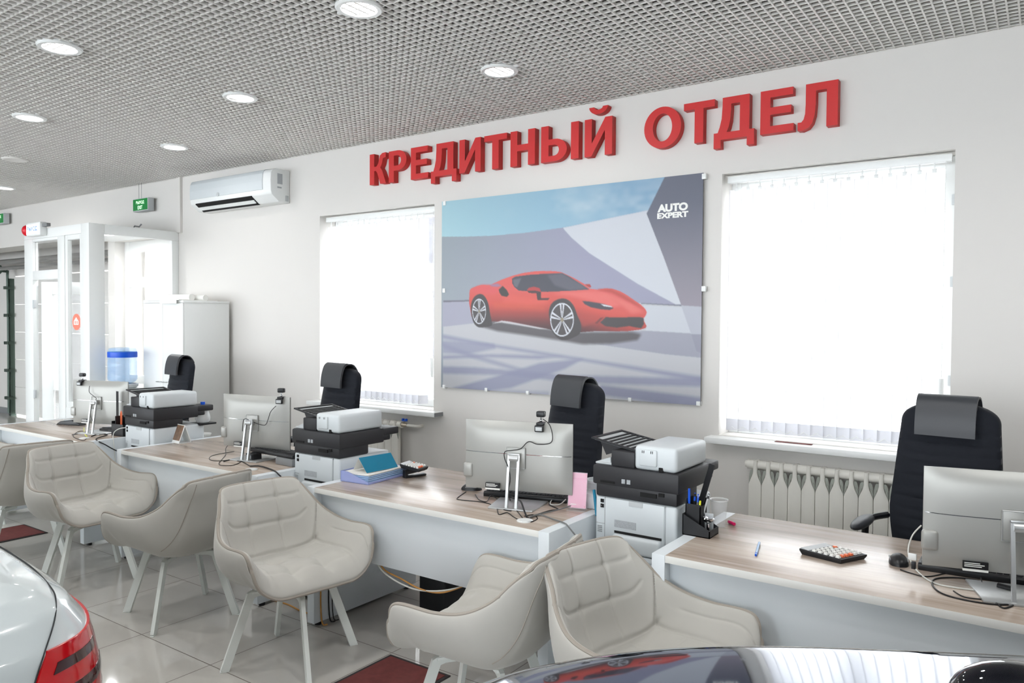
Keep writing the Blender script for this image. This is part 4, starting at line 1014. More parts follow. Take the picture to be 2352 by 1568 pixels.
# ------------------------------------------------------------------ operators' chairs
def make_office_chair(label):
    t = thing('executive_chair', label, 'office chair', (0, 0, 0), 0, 'black high-back office chairs')
    # backrest: ribbed front, smooth rear; local front is -Y
    NU, NZ = 24, 90
    def half(z):
        if z > 1.16: q = (z-1.16)/.10; return .205*math.sqrt(max(0.0, 1-(q*.93)**2.6))
        return .205+.030*min(1, (1.16-z)/.40) if z > .76 else .235-.045*((.76-z)/.26)**1.5
    F, Bk = [], []
    for j in range(NZ+1):
        z = .50+.758*j/NZ; h = max(.05, half(z)); lean = .05+.12*(z-.5)/.76; fr, br = [], []
        rib = .007*abs(math.sin((z-.5)*PI/.052))**.6 if z < 1.14 else .006
        for i in range(NU+1):
            u = -1+2*i/NU; e = (1-abs(u)**4)
            wr = .0025*math.sin(z*260+u*5)*math.sin(z*70+u*3)
            fr.append((u*h, lean-.030-.020*e-rib*e-wr*e+.035*u*u*.5, z)); br.append((u*h, lean+.015+.02*e+.035*u*u*.5, z))
        F.append(fr); Bk.append(br)
    b = MB(); b.grid(F); b.grid(Bk, flip=True)
    for A, B_ in ((F[0], Bk[0]), (F[-1], Bk[-1]), ([r[0] for r in F], [r[0] for r in Bk]), ([r[-1] for r in F], [r[-1] for r in Bk])): b.grid([[p, q] for p, q in zip(A, B_)])
    bmesh.ops.remove_doubles(b.bm, verts=b.bm.verts, dist=.0003); b.build('backrest', 'office', t, smooth=60)
    # headrest flap folded over the top
    path = [(.060, 1.115), (.062, 1.16), (.072, 1.22), (.092, 1.272), (.125, 1.291), (.165, 1.287), (.195, 1.262), (.215, 1.225)]
    ps = spline([Vector((0, a, c)) for a, c in path], 5)
    b = MB(); up, lo_ = [], []
    for i, p in enumerate(ps):
        a = ps[max(0, i-1)]; c = ps[min(len(ps)-1, i+1)]; d = (c-a).normalized(); nn = Vector((0, -d.z, d.y)); tk = .016 if i < len(ps)*.55 else .008
        up.append([(x, p.y+nn.y*tk, p.z+nn.z*tk) for x in (-.125, -.121, -.06, 0, .06, .121, .125)]); lo_.append([(x, p.y, p.z) for x in (-.125, -.121, -.06, 0, .06, .121, .125)])
    b.grid(up); b.grid(lo_, flip=True)
    for A, B_ in ((up[0], lo_[0]), (up[-1], lo_[-1]), ([r[0] for r in up], [r[0] for r in lo_]), ([r[-1] for r in up], [r[-1] for r in lo_])): b.grid([[p, q] for p, q in zip(A, B_)])
    bmesh.ops.remove_doubles(b.bm, verts=b.bm.verts, dist=.0002); b.build('headrest_pad', 'leather', t, smooth=50)
    b = MB(); b.box((-.25, -.42, .44), (.25, .07, .54), .035, 3); b.build('seat', 'office', t)
    for sx in (-1, 1):
        b = MB(); b.tube([(sx*.24, -.02, .47), (sx*.30, -.03, .52), (sx*.305, -.06, .66), (sx*.295, .0, .695), (sx*.25, .10, .70)], .016, 8, smooth=5); a = b.build('armrest', 'black', t)
        b = MB(); b.ball((sx*.30, -.12, .698), 1, sc=(.034, .15, .026), seg=20); b.build('arm_pad', 'leather', a)
    b = MB(); b.cyl((0, -.17, .12), (0, -.17, .44), .028, seg=16); b.cyl((0, -.17, .08), (0, -.17, .2), .04, seg=16); b.build('gas_column', 'black', t)
    for k in range(5):
        a = 2*PI*k/5+.3; e = Vector((.31*math.cos(a), -.17+.31*math.sin(a), 0))
        b = MB(); b.tube([(0, -.17, .12), (e.x*.5, -.17+(e.y+.17)*.5, .10), (e.x, e.y, .075)], lambda s: .026-.01*s, 8); sp = b.build('star_base_arm', 'black', t)
        b = MB(); b.cyl((e.x-.018, e.y, .028), (e.x+.018, e.y, .028), .028, seg=16); b.cyl((e.x, e.y, .028), (e.x, e.y, .075), .008, seg=8); b.build('caster', 'black', sp)
    return t
oc0 = make_office_chair('black high-back office chair behind the near desk at the right')
def oc_place(px, py, Y): p = on_y(px, py, Y); return p.x
OC = [((-.388, 4.03), -6, None), ((-2.425, 4.01), -14, 'black high-back office chair in front of the car poster'), ((-4.535, 4.02), -6, 'dark grey high-back office chair in front of the narrower window'), ((-6.72, 4.01), -8, 'farthest black office chair, in front of the tall cabinet')]
for (x, y), a, lab in OC:
    if lab is None: oc0.location = (x, y-.05, 0); oc0.rotation_euler = (0, 0, math.radians(a))
    else: copy_thing(oc0, (x, y-.05, 0), math.radians(a), lab)
# ------------------------------------------------------------------ things on the desks
def P(x, y, z=DZ, dz=.0): v = on_z(x, y, z); return Vector((v.x, v.y, z+dz))
def keyboard(pa, pb, label, lift=0.):
    a, c = P(*pa), P(*pb); d = c-a; ang = math.atan2(d.y, d.x); L_ = d.length
    t = thing('keyboard', label, 'keyboard', (a.x, a.y, DZ+lift), ang)
    b = MB(); b.prism([(0, 0), (.15, 0), (.15, .012), (.135, .016), (.01, .026), (0, .02)], 'x', 0, L_, bev=.003); b.build('case', 'black', t)
    b = MB(); n = int(L_/.0195)
    for r in range(6):
        y0 = .016+.0195*r; z = .0265-.0105*(y0/.135)
        x = .01; k = 0
        while x < L_-.025:
            w = .0165 if not (r == 0 and 5 < k < 9) else .0165
            b.box((x, y0, z-.003), (x+w, y0+.0165, z+.006), .002, 1); x += .0192; k += 1
    b.build('keys', 'blackm', t)
    return t
def mouse(p, ang, label):
    q = P(*p); t = thing('computer_mouse', label, 'mouse', (q.x, q.y, DZ), math.radians(ang))
    b = MB(); rings = []
    for i in range(13):
        s = i/12; y = -.055+.11*s; w = .031*(1-abs(2*s-1)**3)**.5+.002; h = .006+.032*math.sin(PI*min(1, s*1.05))**.7
        rings.append([(w*math.cos(a), y, max(0, h*math.sin(a)) if math.sin(a) > 0 else 0) for a in [2*PI*k/20 for k in range(20)]])
    b.loft(rings); b.build('shell', 'black', t, smooth=60)
    b = MB(); b.cyl((-.004, .03, .0205), (.004, .03, .0205), .009, seg=14); b.build('wheel', 'grey', t)
    b = MB(); b.box((-.0315, -.03, .014), (-.027, .03, .020), .002); b.box((.027, -.03, .014), (.0315, .03, .020), .002); b.build('side_grip', 'grey', t)
    return t
def cable(pts, r, matn, label, cat='cable', group=None, name='cable', k=6):
    b = MB(); b.tube([p if isinstance(p, Vector) else P(p[0], p[1], DZ, p[2] if len(p) > 2 else r) for p in pts], r, 7, smooth=k)
    o = b.build(name, matn, None, smooth=60); return tag(o, label, cat, group)

keyboard((1110, 1139), (1302, 1156), 'black keyboard behind the stand of the monitor under the poster')
keyboard((2108, 1308), (2385, 1352), 'black keyboard behind the monitor cut by the right edge')
kb = keyboard((570, 1052), (672, 1072), 'black keyboard propped up behind the monitor left of the second printer', .022)
b = MB(); b.box((.30, -.01, 0), (.47, .12, .045), .006); o = b.build('grey_box', 'grey', None); o.location = (kb.location.x, kb.location.y, DZ); o.rotation_euler = kb.rotation_euler
kb.location.z = DZ+.045
tag(o, 'small grey box holding up the end of the propped keyboard', 'box')
b = MB(); b.box((.04, -.045, 0), (.12, .02, .045), .006); b.box((.052, -.048, .012), (.10, -.044, .034), .001, mi=1); o = b.build('power_adapter', ['black', 'texture_grey'], None); o.location = (kb.location.x, kb.location.y, DZ); o.rotation_euler = kb.rotation_euler
tag(o, 'black block with a pale label under the propped keyboard', 'adapter')
keyboard((228, 990), (268, 995), 'dark keyboard end between the farthest monitor and the black ruler')
mouse((1083, 1124), -60, 'black mouse left of the monitor under the poster')
mouse((2064, 1293), 12, 'black mouse beside the white charging cable on the near desk')
q = P(163, 975); t = thing('desk_phone', 'black handset lying left of the farthest monitor', 'phone', (q.x, q.y, DZ), .3)
b = MB(); b.prism([(-.13, 0), (.13, 0), (.12, .02), (.04, .045), (-.08, .03)], 'y', -.035, .035, bev=.006); b.build('body', 'black', t)
b = MB(); b.box((-.05, -.028, .036), (.03, .028, .043), .002); b.build('display', 'lgrey', t)

# calculators
def calculator(c4, z, label, tilt):
    L_, F_, R_, B_ = [Vector((p.x, p.y, 0)) for p in c4]
    t = thing('desk_calculator', label, 'calculator', (L_.x, L_.y, z))
    O = L_; u = F_-L_; v = B_-L_
    def at(a, c, h): q = u*a+v*c; return (q.x, q.y, h+tilt*a)
    b = MB(); b.loft([[at(.04, .04, 0), at(.96, .04, 0), at(.96, .96, 0), at(.04, .96, 0)], [at(0, 0, .016), at(1, 0, .012), at(1, 1, .012), at(0, 1, .016)], [at(0, 0, .022), at(1, 0, .018), at(1, 1, .018), at(0, 1, .022)]])
    b.build('case', 'blackm', t, smooth=20)
    b = MB(); b.loft([[at(.02, .03, .0215), at(.2, .03, .021), at(.2, .97, .021), at(.02, .97, .0215)], [at(.02, .03, .026), at(.17, .03, .0225), at(.17, .97, .0225), at(.02, .97, .026)]]); b.build('display', 'lgrey', t, smooth=20)
    for r in range(5):
        for k in range(6):
            red = (r == 4 and k in (1, 2, 3)) or (r == 0 and k == 5)
            a0, a1, c0, c1 = .27+.14*r, .355+.14*r, .05+.158*k, .145+.158*k
            b = MB(); b.loft([[at(a0, c0, .018), at(a1, c0, .018), at(a1, c1, .018), at(a0, c1, .018)], [at(a0+.01, c0+.01, .027), at(a1-.01, c0+.01, .026), at(a1-.01, c1-.01, .026), at(a0+.01, c1-.01, .027)]])
            o = b.build('key', 'orange' if red else 'paper', t, smooth=20)
    return t
calculator([P(1836, 1259, .772), P(1932, 1287, .765), P(1974, 1266, .765), P(1895, 1248, .772)], DZ, 'grey desk calculator lying on the bare middle of the near desk', .0)
st = P(952, 1094)
t = thing('stapler', 'black stapler under the calculator by the blue paper tray', 'stapler', (st.x, st.y, DZ), 1.3)
b = MB(); b.box((-.07, -.018, 0), (.07, .018, .012), .004); b.prism([(-.07, .018), (.065, .030), (.065, .042), (-.07, .045)], 'y', -.014, .014, bev=.003); b.box((-.07, -.014, .0), (-.05, .014, .045), .003); b.build('body', 'black', t)
calculator([P(918, 1073, .80), P(962, 1084, .80), P(990, 1075, .80), P(940, 1066, .80)], DZ+.0475, 'grey desk calculator tilted on the stapler behind the blue paper tray', .0)

# blue paper tray with sheets and the teal table tent
t = thing('paper_tray', 'translucent blue paper tray full of white sheets on the middle desk', 'paper tray', (-3.17, 2.885, DZ), math.radians(4))
b = MB(); b.box((0, 0, 0), (.20, .34, .004)); b.box((0, 0, 0), (.003, .34, .058)); b.box((0, .337, 0), (.20, .34, .05)); b.box((0, 0, 0), (.05, .003, .058)); b.prism([(.05, 0), (.05, .058), (.20, .012), (.20, 0)], 'y', 0, .003); b.box((.197, 0, 0), (.20, .34, .012)); b.build('tray', 'bluefile', t, smooth=20)
for k in range(5):
    b = MB(); z = .006+k*.009; b.grid([[(.006+.186*i/8+.001*k, y, z+.004*((i/8-.5)**2)*4*(.3+k*.15)+.0005) for y in (.006+.002*k, .332-.002*k)] for i in range(9)]); b.grid([[(.006+.186*i/8+.001*k, y, z+.0075+.004*((i/8-.5)**2)*4*(.3+k*.15)) for y in (.006+.002*k, .332-.002*k)] for i in range(9)])
    b.grid([[(.006+.186*i/8+.001*k, .006+.002*k, z+dz+.004*((i/8-.5)**2)*4*(.3+k*.15)) for dz in (.0005, .0075)] for i in range(9)]); b.grid([[(.192+.001*k, y, z+dz+.004*(.3+k*.15)) for dz in (.0005, .0075)] for y in (.006, .332)])
    b.build('sheets', 'lblue' if k < 4 else 'paper', t)
b = MB(); zt = DZ+.056
tri = lambda x0, x1, xm, y, h: [(x0, y, zt), (x1, y, zt), (xm, y, zt+h)]
A_, B_ = [(-3.135, 2.945), (-3.008, 2.925), (-3.082, 2.935)], [(-3.120, 3.170), (-3.000, 3.160), (-3.062, 3.165)]
f = lambda q, h: (q[0], q[1], h)
b.grid([[f(A_[1], zt), f(A_[2], zt+.074)], [f(B_[1], zt), f(B_[2], zt+.074)]], 0)
b.grid([[f(A_[0], zt), f(A_[2], zt+.0742)], [f(B_[0], zt), f(B_[2], zt+.0742)]], 1)
b.grid([[(q[0]-.0015, q[1], h) for q, h in ((A_[1], zt), (A_[2], zt+.072))], [(q[0]-.0015, q[1], h) for q, h in ((B_[1], zt), (B_[2], zt+.072))]], 1)
tag(b.build('table_tent_card', ['teal', 'paper'], None, smooth=0), 'folded teal and white card standing on the blue paper tray', 'card')

# pen stand on the near desk with what is in it
t = thing('pen_stand', 'black wedge-shaped pen stand beside the nearest printer', 'pen stand', (-1.232, 3.003, DZ))
b = MB(); b.prism([(0, 0), (.118, 0), (.118, .030), (.0, .088)], 'y', 0, .004); b.prism([(0, 0), (.118, 0), (.118, .030), (.0, .088)], 'y', .098, .102); b.box((0, 0, 0), (.118, .102, .004)); b.box((.114, 0, 0), (.118, .102, .030)); b.box((0, 0, 0), (.004, .102, .088)); b.build('base', 'blackm', t, smooth=20)
b = MB()
for q in (((0, .03, .004), (.066, .034, .125)), ((0, .098, .004), (.066, .102, .145)), ((.0, .03, .004), (.004, .102, .145)), ((.062, .03, .004), (.066, .102, .118))): b.box(*q)
b.build('pen_well', 'blackm', t, smooth=20)
O_ = Vector((-1.232, 3.003, DZ))
def stick(nm, a, c, r, mats, label, cat, tip=None, grp=None):
    a = O_+Vector(a); c = O_+Vector(c); b = MB(); b.cyl(a, c, r, seg=10)
    if tip: b.cyl(c-(c-a)*tip[0], c+(c-a).normalized()*.002, r*1.12, r*.9, seg=10, mi=1)
    return tag(b.build(nm, mats, None), label, cat, grp)
stick('ballpoint_pen', (.012, .045, .01), (.012, .04, .185), .005, ['blue', 'blue'], 'bright blue pen standing in the pen stand', 'pen', (.3,))
stick('ballpoint_pen', (.022, .06, .01), (.030, .06, .165), .004, ['black', 'blue'], 'dark pen with blue end in the pen stand', 'pen', (.2,))
stick('ballpoint_pen', (.040, .05, .01), (.050, .045, .165), .0042, ['clear', 'blue'], 'clear pen with a blue cap in the pen stand', 'pen', (.2,))
stick('ballpoint_pen', (.045, .07, .01), (.083, .08, .165), .0036, ['lgrey', 'blackm'], 'leaning grey pen with dark blue end in the pen stand', 'pen', (.12,))
stick('ballpoint_pen', (.050, .040, .01), (.062, .038, .14), .004, ['yellow', 'yellow'], 'yellow stick at the front of the pen stand', 'pen', (.2,))
b = MB(); d = Vector((.062, .045, .27)).normalized(); m = Matrix.Translation(O_+Vector((.020, .07, .012))) @ d.to_track_quat('Z', 'Y').to_matrix().to_4x4() @ Matrix.Rotation(.5, 4, 'Z'); b.box((-.016, -.0015, 0), (.016, .0015, .285), .0005, 1, xf=m)
tag(b.build('ruler', 'black', None), 'black ruler leaning out of the pen stand by the nearest printer', 'ruler')
t = thing('desk_clip_holder', 'chrome topped clip holder in the tray of the pen stand', 'clip holder', (O_.x+.092, O_.y+.05, DZ+.005))
b = MB(); b.cyl((0, 0, 0), (0, 0, .045), .007, .005, 12); b.lathe([(.004, .045), (.020, .056), (.026, .066), (.022, .070), (0, .066)]); b.build('chrome_head', 'chrome', t)
b = MB(); b.cyl((0, 0, 0), (0, 0, .01), .014, seg=16); b.build('base', 'paper', t)
# clear box and cup
b = MB(); b.box((-1.165, 3.082, DZ+.005), (-1.128, 3.085, DZ+.085)); tag(b.build('note_card', 'lgrey', None, smooth=0), 'grey note card standing in the tray of the pen stand', 'card')
q = P(1651, 1208); t = thing('plastic_cup', 'clear plastic cup behind the pen stand', 'cup', (q.x, q.y, DZ))
b = MB(); b.lathe([(0, .003), (.027, .003), (.036, .115), (.0368, .115), (.0278, 0), (0, 0)], seg=32); b.build('wall', 'clear', t)
b = MB(); b.lathe([(.0355, .113), (.039, .114), (.039, .118), (.0355, .117), (.0355, .113)], seg=32); b.build('rim', 'pvc', t)
a = P(1674, 1201); c = P(1687, 1207); b = MB(); b.cyl((a.x, a.y, DZ+.007), (c.x, c.y, DZ+.007), .007, seg=14, bev=.001); tag(b.build('magenta_stub', 'magenta', None), 'small magenta pen cap lying near the clear cup', 'pen cap')
a = P(1744, 1249); c = P(1736, 1277); b = MB(); b.cyl((a.x, a.y, DZ+.005), (c.x, c.y, DZ+.005), .0048, seg=12); e = (c-a).normalized(); b.cyl((c.x-e.x*.02, c.y-e.y*.02, DZ+.005), (c.x+e.x*.004, c.y+e.y*.004, DZ+.005), .0054, .004, 12, mi=1); tag(b.build('ballpoint_pen', ['lblue', 'blue'], None), 'pale blue pen lying alone on the near desk', 'pen')

# pink card in its stand, tub, handle, wire cup beside the nearest printer
a = P(1304, 1170); c = P(1345, 1174); ang = math.atan2(c.y-a.y, c.x-a.x)
t = thing('pink_card', 'pink printed card in a clear stand on the middle desk', 'card', (a.x, a.y, DZ), ang)
wd = (c-a).length; m = Matrix.Rotation(math.radians(-8), 4, 'X')
b = MB(); b.box((0, 0, .012), (wd, .003, .175), xf=m); b.build('card', 'pink', t, smooth=0)
b = MB(); b.box((.0, -.0012, .145), (wd, -.0004, .149), xf=m); b.box((.012, -.0012, .026), (.040, -.0004, .030), mi=1, xf=m)
for x, z in ((.005, .168), (wd-.005, .168), (.005, .02), (wd-.005, .02)): b.cyl(m @ Vector((x, -.0014, z)), m @ Vector((x, -.0002, z)), .0022, seg=10, mi=2)
b.build('card_print', ['pinkd', 'paper', 'red'], t, smooth=0)
b = MB(); b.box((-.002, -.004, .008), (wd+.002, -.002, .178), xf=m); b.box((-.002, -.02, 0), (wd+.002, .05, .006)); b.build('clear_stand', 'clear', t)
t = thing('wrapped_box', 'white box in clear wrap behind the pink card', 'box', (a.x+.02, a.y+.045, DZ), ang-.15)
b = MB(); b.box((0, .02, 0), (.115, .12, .045), .008); b.build('box', 'lgrey', t)
b = MB(); b.box((-.004, .016, 0), (.12, .124, .075), .014); b.build('wrap', 'foil', t)
t = thing('round_tub', 'round pale tub partly hidden by the nearest printer', 'tub', (-1.79, 3.30, DZ))
b = MB(); b.lathe([(0, 0), (.055, 0), (.060, .10), (.063, .102), (.063, .112), (.052, .112), (.050, .10), (0, .095)], seg=32); b.build('body', 'printer', t)
t = thing('blue_handle_brush', 'blue handled brush leaning at the corner of the nearest printer', 'brush', (-1.665, 3.06, .66))
b = MB(); b.cyl((0, 0, .09), (-.035, .03, .20), .009, .007, 12, bev=.002); b.build('handle', 'teal', t)
b = MB(); b.cyl((0, 0, .09), (.02, -.008, .04), .005, seg=8); b.build('shaft', 'cablew', t)
# photo stand on the left desk
a, c, e = P(403, 1006), P(416.5, 1018.5), P(443, 1018)
t = thing('photo_stand', 'small folding stand with a dark photo on the left desk', 'photo stand', (c.x, c.y, DZ), 0)
t.location = (c.x-.10, c.y-.01, DZ); t.rotation_euler = (0, 0, math.radians(-4)); Lb = .10; hh = .135
b = MB(); X = Matrix.Rotation(math.radians(-20), 4, 'X')
b.box((0, -.004, 0), (Lb, .002, hh), .002, xf=X); b.build('front_panel', 'pvc', t)
b = MB(); b.box((.004, -.0055, .02), (Lb-.004, -.0038, hh-.004), xf=X); b.build('photo', 'photo', t, smooth=0)
b = MB(); b.prism([(.040, hh*.955), (.046, hh*.955), (.095, 0), (.088, 0)], 'x', 0, Lb); b.build('rear_panel', 'pvc', t)
b = MB(); b.box((0, .0, 0), (Lb, .095, .003)); b.build('base', 'pvc', t)
# organiser with ruler on the farthest desk
t = thing('pen_organizer', 'black upright pen organizer at the end of the farthest desk', 'pen stand', (-5.80, 2.985, DZ), .1)
b = MB()
for v in (((0, 0, 0), (.14, .004, .09)), ((0, .09, 0), (.14, .094, .12)), ((0, 0, 0), (.004, .094, .11)), ((.136, 0, 0), (.14, .094, .09)), ((0, 0, 0), (.14, .094, .004)), ((.045, 0, 0), (.049, .094, .15))): b.box(*v)
b.build('body', 'black', t, smooth=20)
O_ = Vector((-5.80, 2.985, DZ))
b = MB(); b.box((O_.x+.012, O_.y+.03, DZ+.005), (O_.x+.042, O_.y+.033, DZ+.335)); tag(b.build('ruler', 'black', None, smooth=0), 'black ruler standing upright in the farthest organizer', 'ruler')
b = MB(); b.tube([O_+Vector((.06, .04, .006)), O_+Vector((.058, .04, .17)), O_+Vector((.066, .04, .185)), O_+Vector((.074, .04, .17)), O_+Vector((.072, .04, .006))], .004, 7); tag(b.build('scissors', 'orange', None), 'orange handled scissors in the farthest organizer', 'scissors')
stick('ballpoint_pen', (.11, .05, .006), (.125, .05, .17), .004, ['black', 'blue'], 'blue tipped pen in the farthest organizer', 'pen', (.2,))
# clear bag with a blue cap behind the farthest printer
t = thing('wrapped_bottle', 'clear wrapped bottle with blue cap behind the farthest printer', 'bottle', (-5.235, 3.385, .820))
b = MB(); b.lathe([(0, .035), (.045, .037), (.055, .06), (.05, .10), (.03, .14), (.015, .16), (.015, .17)], seg=20); b.build('body', 'foil', t)
b = MB(); b.cyl((0, 0, .168), (0, 0, .19), .017, seg=14); b.build('cap', 'blue', t)
b = MB(); b.box((-.07, -.07, .022), (.07, .07, .035), .003); b.build('dark_tray', 'black', t)
q = P(466, 999); b = MB(); b.lathe([(0, 0), (.055, 0), (.062, .012), (.06, .014), (0, .004)], (q.x, q.y, DZ), 28); tag(b.build('saucer', 'paper', None), 'white round saucer at the back corner of the photo stand desk', 'saucer')
# flyer on the wide sill
a = on_z(1770, 1001, WIN2[2]-.002); b = MB(); b.box((-1.38, W-.05, WIN2[2]-.003), (-1.16, W-.01, WIN2[2]-.001)); o = b.build('flyer', 'mat', None, smooth=0); tag(o, 'dark orange flyer lying on the large window sill', 'flyer')

# ------------------------------------------------------------------ cables
r = .0022
cable([(1070, 1130), (1050, 1145), (1062, 1149), (1110, 1154), (1135, 1162), (1160, 1172), (1175, 1174)], r, 'cable', 'thin mouse cable looping left of the middle monitor')
cable([(1092, 1136), (1100, 1148), (1118, 1156, .01), (1128, 1143, .012), (1150, 1152), (1165, 1160), (1185, 1172), (1200, 1190)], r, 'cable', 'tangled black cable in front of the middle monitor stand')
cable([(1142, 1168), (1146, 1182), (1165, 1178), (1180, 1188), (1192, 1194), (1215, 1200), (1234, 1192), (1225, 1183), (1205, 1186)], r, 'cable', 'black cable winding round the white grommet on the middle desk')
cable([(1163, 1148, .02), (1178, 1152, .02), (1195, 1165, .03), (1204, 1180, .015), (1210, 1191, .008)], .0042, 'cable', 'thick black cable arching into the grommet of the middle desk')
cable([(1212, 1192, .008), (1232, 1183), (1262, 1174), (1282, 1170), (1262, 1160), (1265, 1150)], .0028, 'cable', 'black cable running from the grommet behind the pink card')
cable([(1215, 1191, .008), (1245, 1182, .006), (1290, 1174, .012), (1335, 1165, .03), (1375, 1152, .055), Vector((-1.620, 3.015, .812))], .0030, 'cableg', 'grey cable stretched from the grommet to the nearest printer')
cable([(1216, 1192, .008), (1240, 1185, .006), (1268, 1194, .006), (1296, 1204, .006), Vector((-1.66, 2.80, .755)), Vector((-1.60, 2.82, .68)), Vector((-1.575, 2.92, .55)), Vector((-1.57, 2.975, .3))], .0032, 'cableg', 'grey cable dropping over the side panel towards the nearest pedestal')
cable([(1298, 1146, .02), (1272, 1150, .012), (1264, 1160, .006), (1285, 1161, .006), (1300, 1155, .02)], .0026, 'cablew', 'white cable loop beside the pink card')
cable([(440+640/6.53, 880+1045/6.53, .01), (440+340/6.53, 880+1080/6.53), (440+265/6.53, 880+1130/6.53), (440+330/6.53, 880+1165/6.53), (440+520/6.53, 880+1160/6.53), (440+680/6.53, 880+1120/6.53)], r, 'cable', 'thin cable loop on the left desk before the monitor')
cable([Vector((-4.10, 2.985, .955)), (440+540/6.53, 880+1000/6.53, .03), (440+510/6.53, 880+1080/6.53, .004), (440+410/6.53, 880+1215/6.53), (440+560/6.53, 880+1240/6.53), (440+680/6.53, 880+1215/6.53), (440+760/6.53, 880+1165/6.53)], r, 'cable', 'black webcam cable hanging from the left desk monitor stand')
cable([(440+480/6.53, 880+1180/6.53), (440+600/6.53, 880+1150/6.53), (440+700/6.53, 880+1170/6.53), (440+760/6.53, 880+1180/6.53), (440+880/6.53, 880+1250/6.53)], .0028, 'cable', 'cable bundle running to the grommet of the left desk')
cable([(440+880/6.53, 880+1262/6.53, .008), (440+1040/6.53, 880+1258/6.53, .006), Vector((-3.67, 2.83, .756)), Vector((-3.612, 2.82, .74)), Vector((-3.603, 2.86, .70)), Vector((-3.612, 2.925, .66)), Vector((-3.60, 2.935, .652))], .0042, 'cable', 'thick black power cable plugged into the second printer')
cable([(200, 1006), (190, 1012), (168, 1002), (185, 990), (215, 996), (230, 990)], r, 'cable', 'black cable tangle before the farthest monitor')
cable([(165, 999), (195, 994), (220, 996), (240, 998), (255, 996)], r, 'cable', 'black cable lying behind the tangle on the farthest desk')
cable([(193, 988, .02), (194, 996), (200, 1003)], .0026, 'yellow', 'short yellow cable on the farthest desk')
cable([(210, 1003), (228, 997), (246, 1000, .006), Vector((-5.66, 2.80, .757)), Vector((-5.588, 2.83, .72)), Vector((-5.575, 2.90, .67)), Vector((-5.54, 2.957, .645))], .0042, 'cable', 'thick black power cable plugged into the farthest printer')
cable([Vector((-5.54, 2.955, .835)), Vector((-5.60, 2.93, .82)), Vector((-5.63, 2.91, .78)), Vector((-5.60, 2.90, .70)), Vector((-5.60, 2.92, .45))], .0032, 'cablew', 'white cable hanging at the corner of the farthest printer')
def on_back(px, py, c, a, h):
    n_ = Vector((math.sin(a), -math.cos(a), 0)); o_ = Vector(c)+n_*h; v = _ray(px, py); k = (o_-Vector((0, 0, CAM_H))).dot(n_)/v.dot(n_)
    return Vector((0, 0, CAM_H))+v*k
aM = math.radians(16.2); cM = (-2.335+.27*math.cos(aM), 2.945+.27*math.sin(aM), 0)
cable([on_back(x, y, cM, aM, h) for x, y, h in ((1247, 962, .03), (1262, 975, .06), (1269, 1000, .06), (1264, 1017, .055), (1235, 1020, .055), (1214, 1014, .055), (1196, 1030, .06), (1176, 1034, .075), (1160, 1037, .085), (1159, 1052, .085), (1168, 1075, .08), (1172, 1100, .08), (1168, 1128, .08), (1172, 1150, .08))], .0022, 'cable', 'webcam cable running down the back of the monitor under the poster')
aL = math.radians(11); cL = (-4.375+.27*math.cos(aL), 2.985+.27*math.sin(aL), 0)
cable([on_back(x, y, cL, aL, h) for x, y, h in ((634, 932, .04), (622, 945, .055), (616, 962, .055), (610, 975, .055), (598, 975, .055), (582, 969, .06), (566, 962, .08), (559, 966, .085), (557, 990, .085))], .0022, 'cable', 'webcam cable hanging across the back of the monitor left of the second printer')
aF = math.radians(17); cF = (-6.27+.27*math.cos(aF), 2.935+.27*math.sin(aF), 0)
cable([on_back(x, y, cF, aF, h) for x, y, h in ((206, 886, .05), (205, 900, .055), (216, 910, .06), (221, 916, .06), (212, 930, .06), (209, 955, .06), (217, 975, .05))], .0022, 'cable', 'webcam cable hanging on the farthest monitor')
# near desk: cable tangle
cable([(2115, 1240, .06), (2095, 1247, .03), (2086, 1270, .006), (2100, 1305), (2140, 1338), (2200, 1352), (2290, 1362), (2350, 1372)], .0030, 'cablew', 'white charging cable curving past the mouse on the near desk')
cable([(2068, 1309), (2095, 1318), (2130, 1325), (2180, 1316), (2210, 1314)], r, 'cable', 'mouse cable on the near desk')
cable([(2244, 1311, .03), (2252, 1330, .01), (2262, 1358), (2290, 1388), (2310, 1398), (2340, 1382), (2338, 1368), (2310, 1362), (2270, 1348)], .0028, 'cable', 'black cable loop hanging near the front edge of the near desk')
cable([(2250, 1335), (2200, 1328), (2150, 1330), (2142, 1345), (2165, 1365), (2220, 1380), (2290, 1390), (2342, 1388)], .0028, 'cable', 'black cable lying along the front of the near desk tangle')
cable([(2352, 1262, .10), (2330, 1280, .07), (2300, 1305, .03), (2285, 1312, .03)], .0030, 'cable', 'black cable rising to the right behind the near monitor')
cable([(2190, 1358), (2215, 1372), (2260, 1378), (2310, 1384)], .0022, 'cable', 'thin black cable between the loops on the near desk')
a, c = P(2292, 1352), P(2330, 1362); b = MB(); b.tube([(a.x, a.y, DZ+.011), (c.x, c.y, DZ+.011)], .0105, 14); tag(b.build('ferrite_bead', 'black', None), 'black cylinder bead on the cable by the right edge', 'cable bead')
q = Vector((-.345, 2.90, .83)); b = MB(); b.box((q.x-.03, q.y-.006, q.z), (q.x-.004, q.y+.006, q.z+.022), .003); b.box((q.x-.02, q.y-.005, q.z-.03), (q.x-.006, q.y+.005, q.z-.004), .002, mi=1); tag(b.build('usb_plugs', ['pvc', 'black'], None), 'white and black plugs in the side of the near monitor', 'plug')
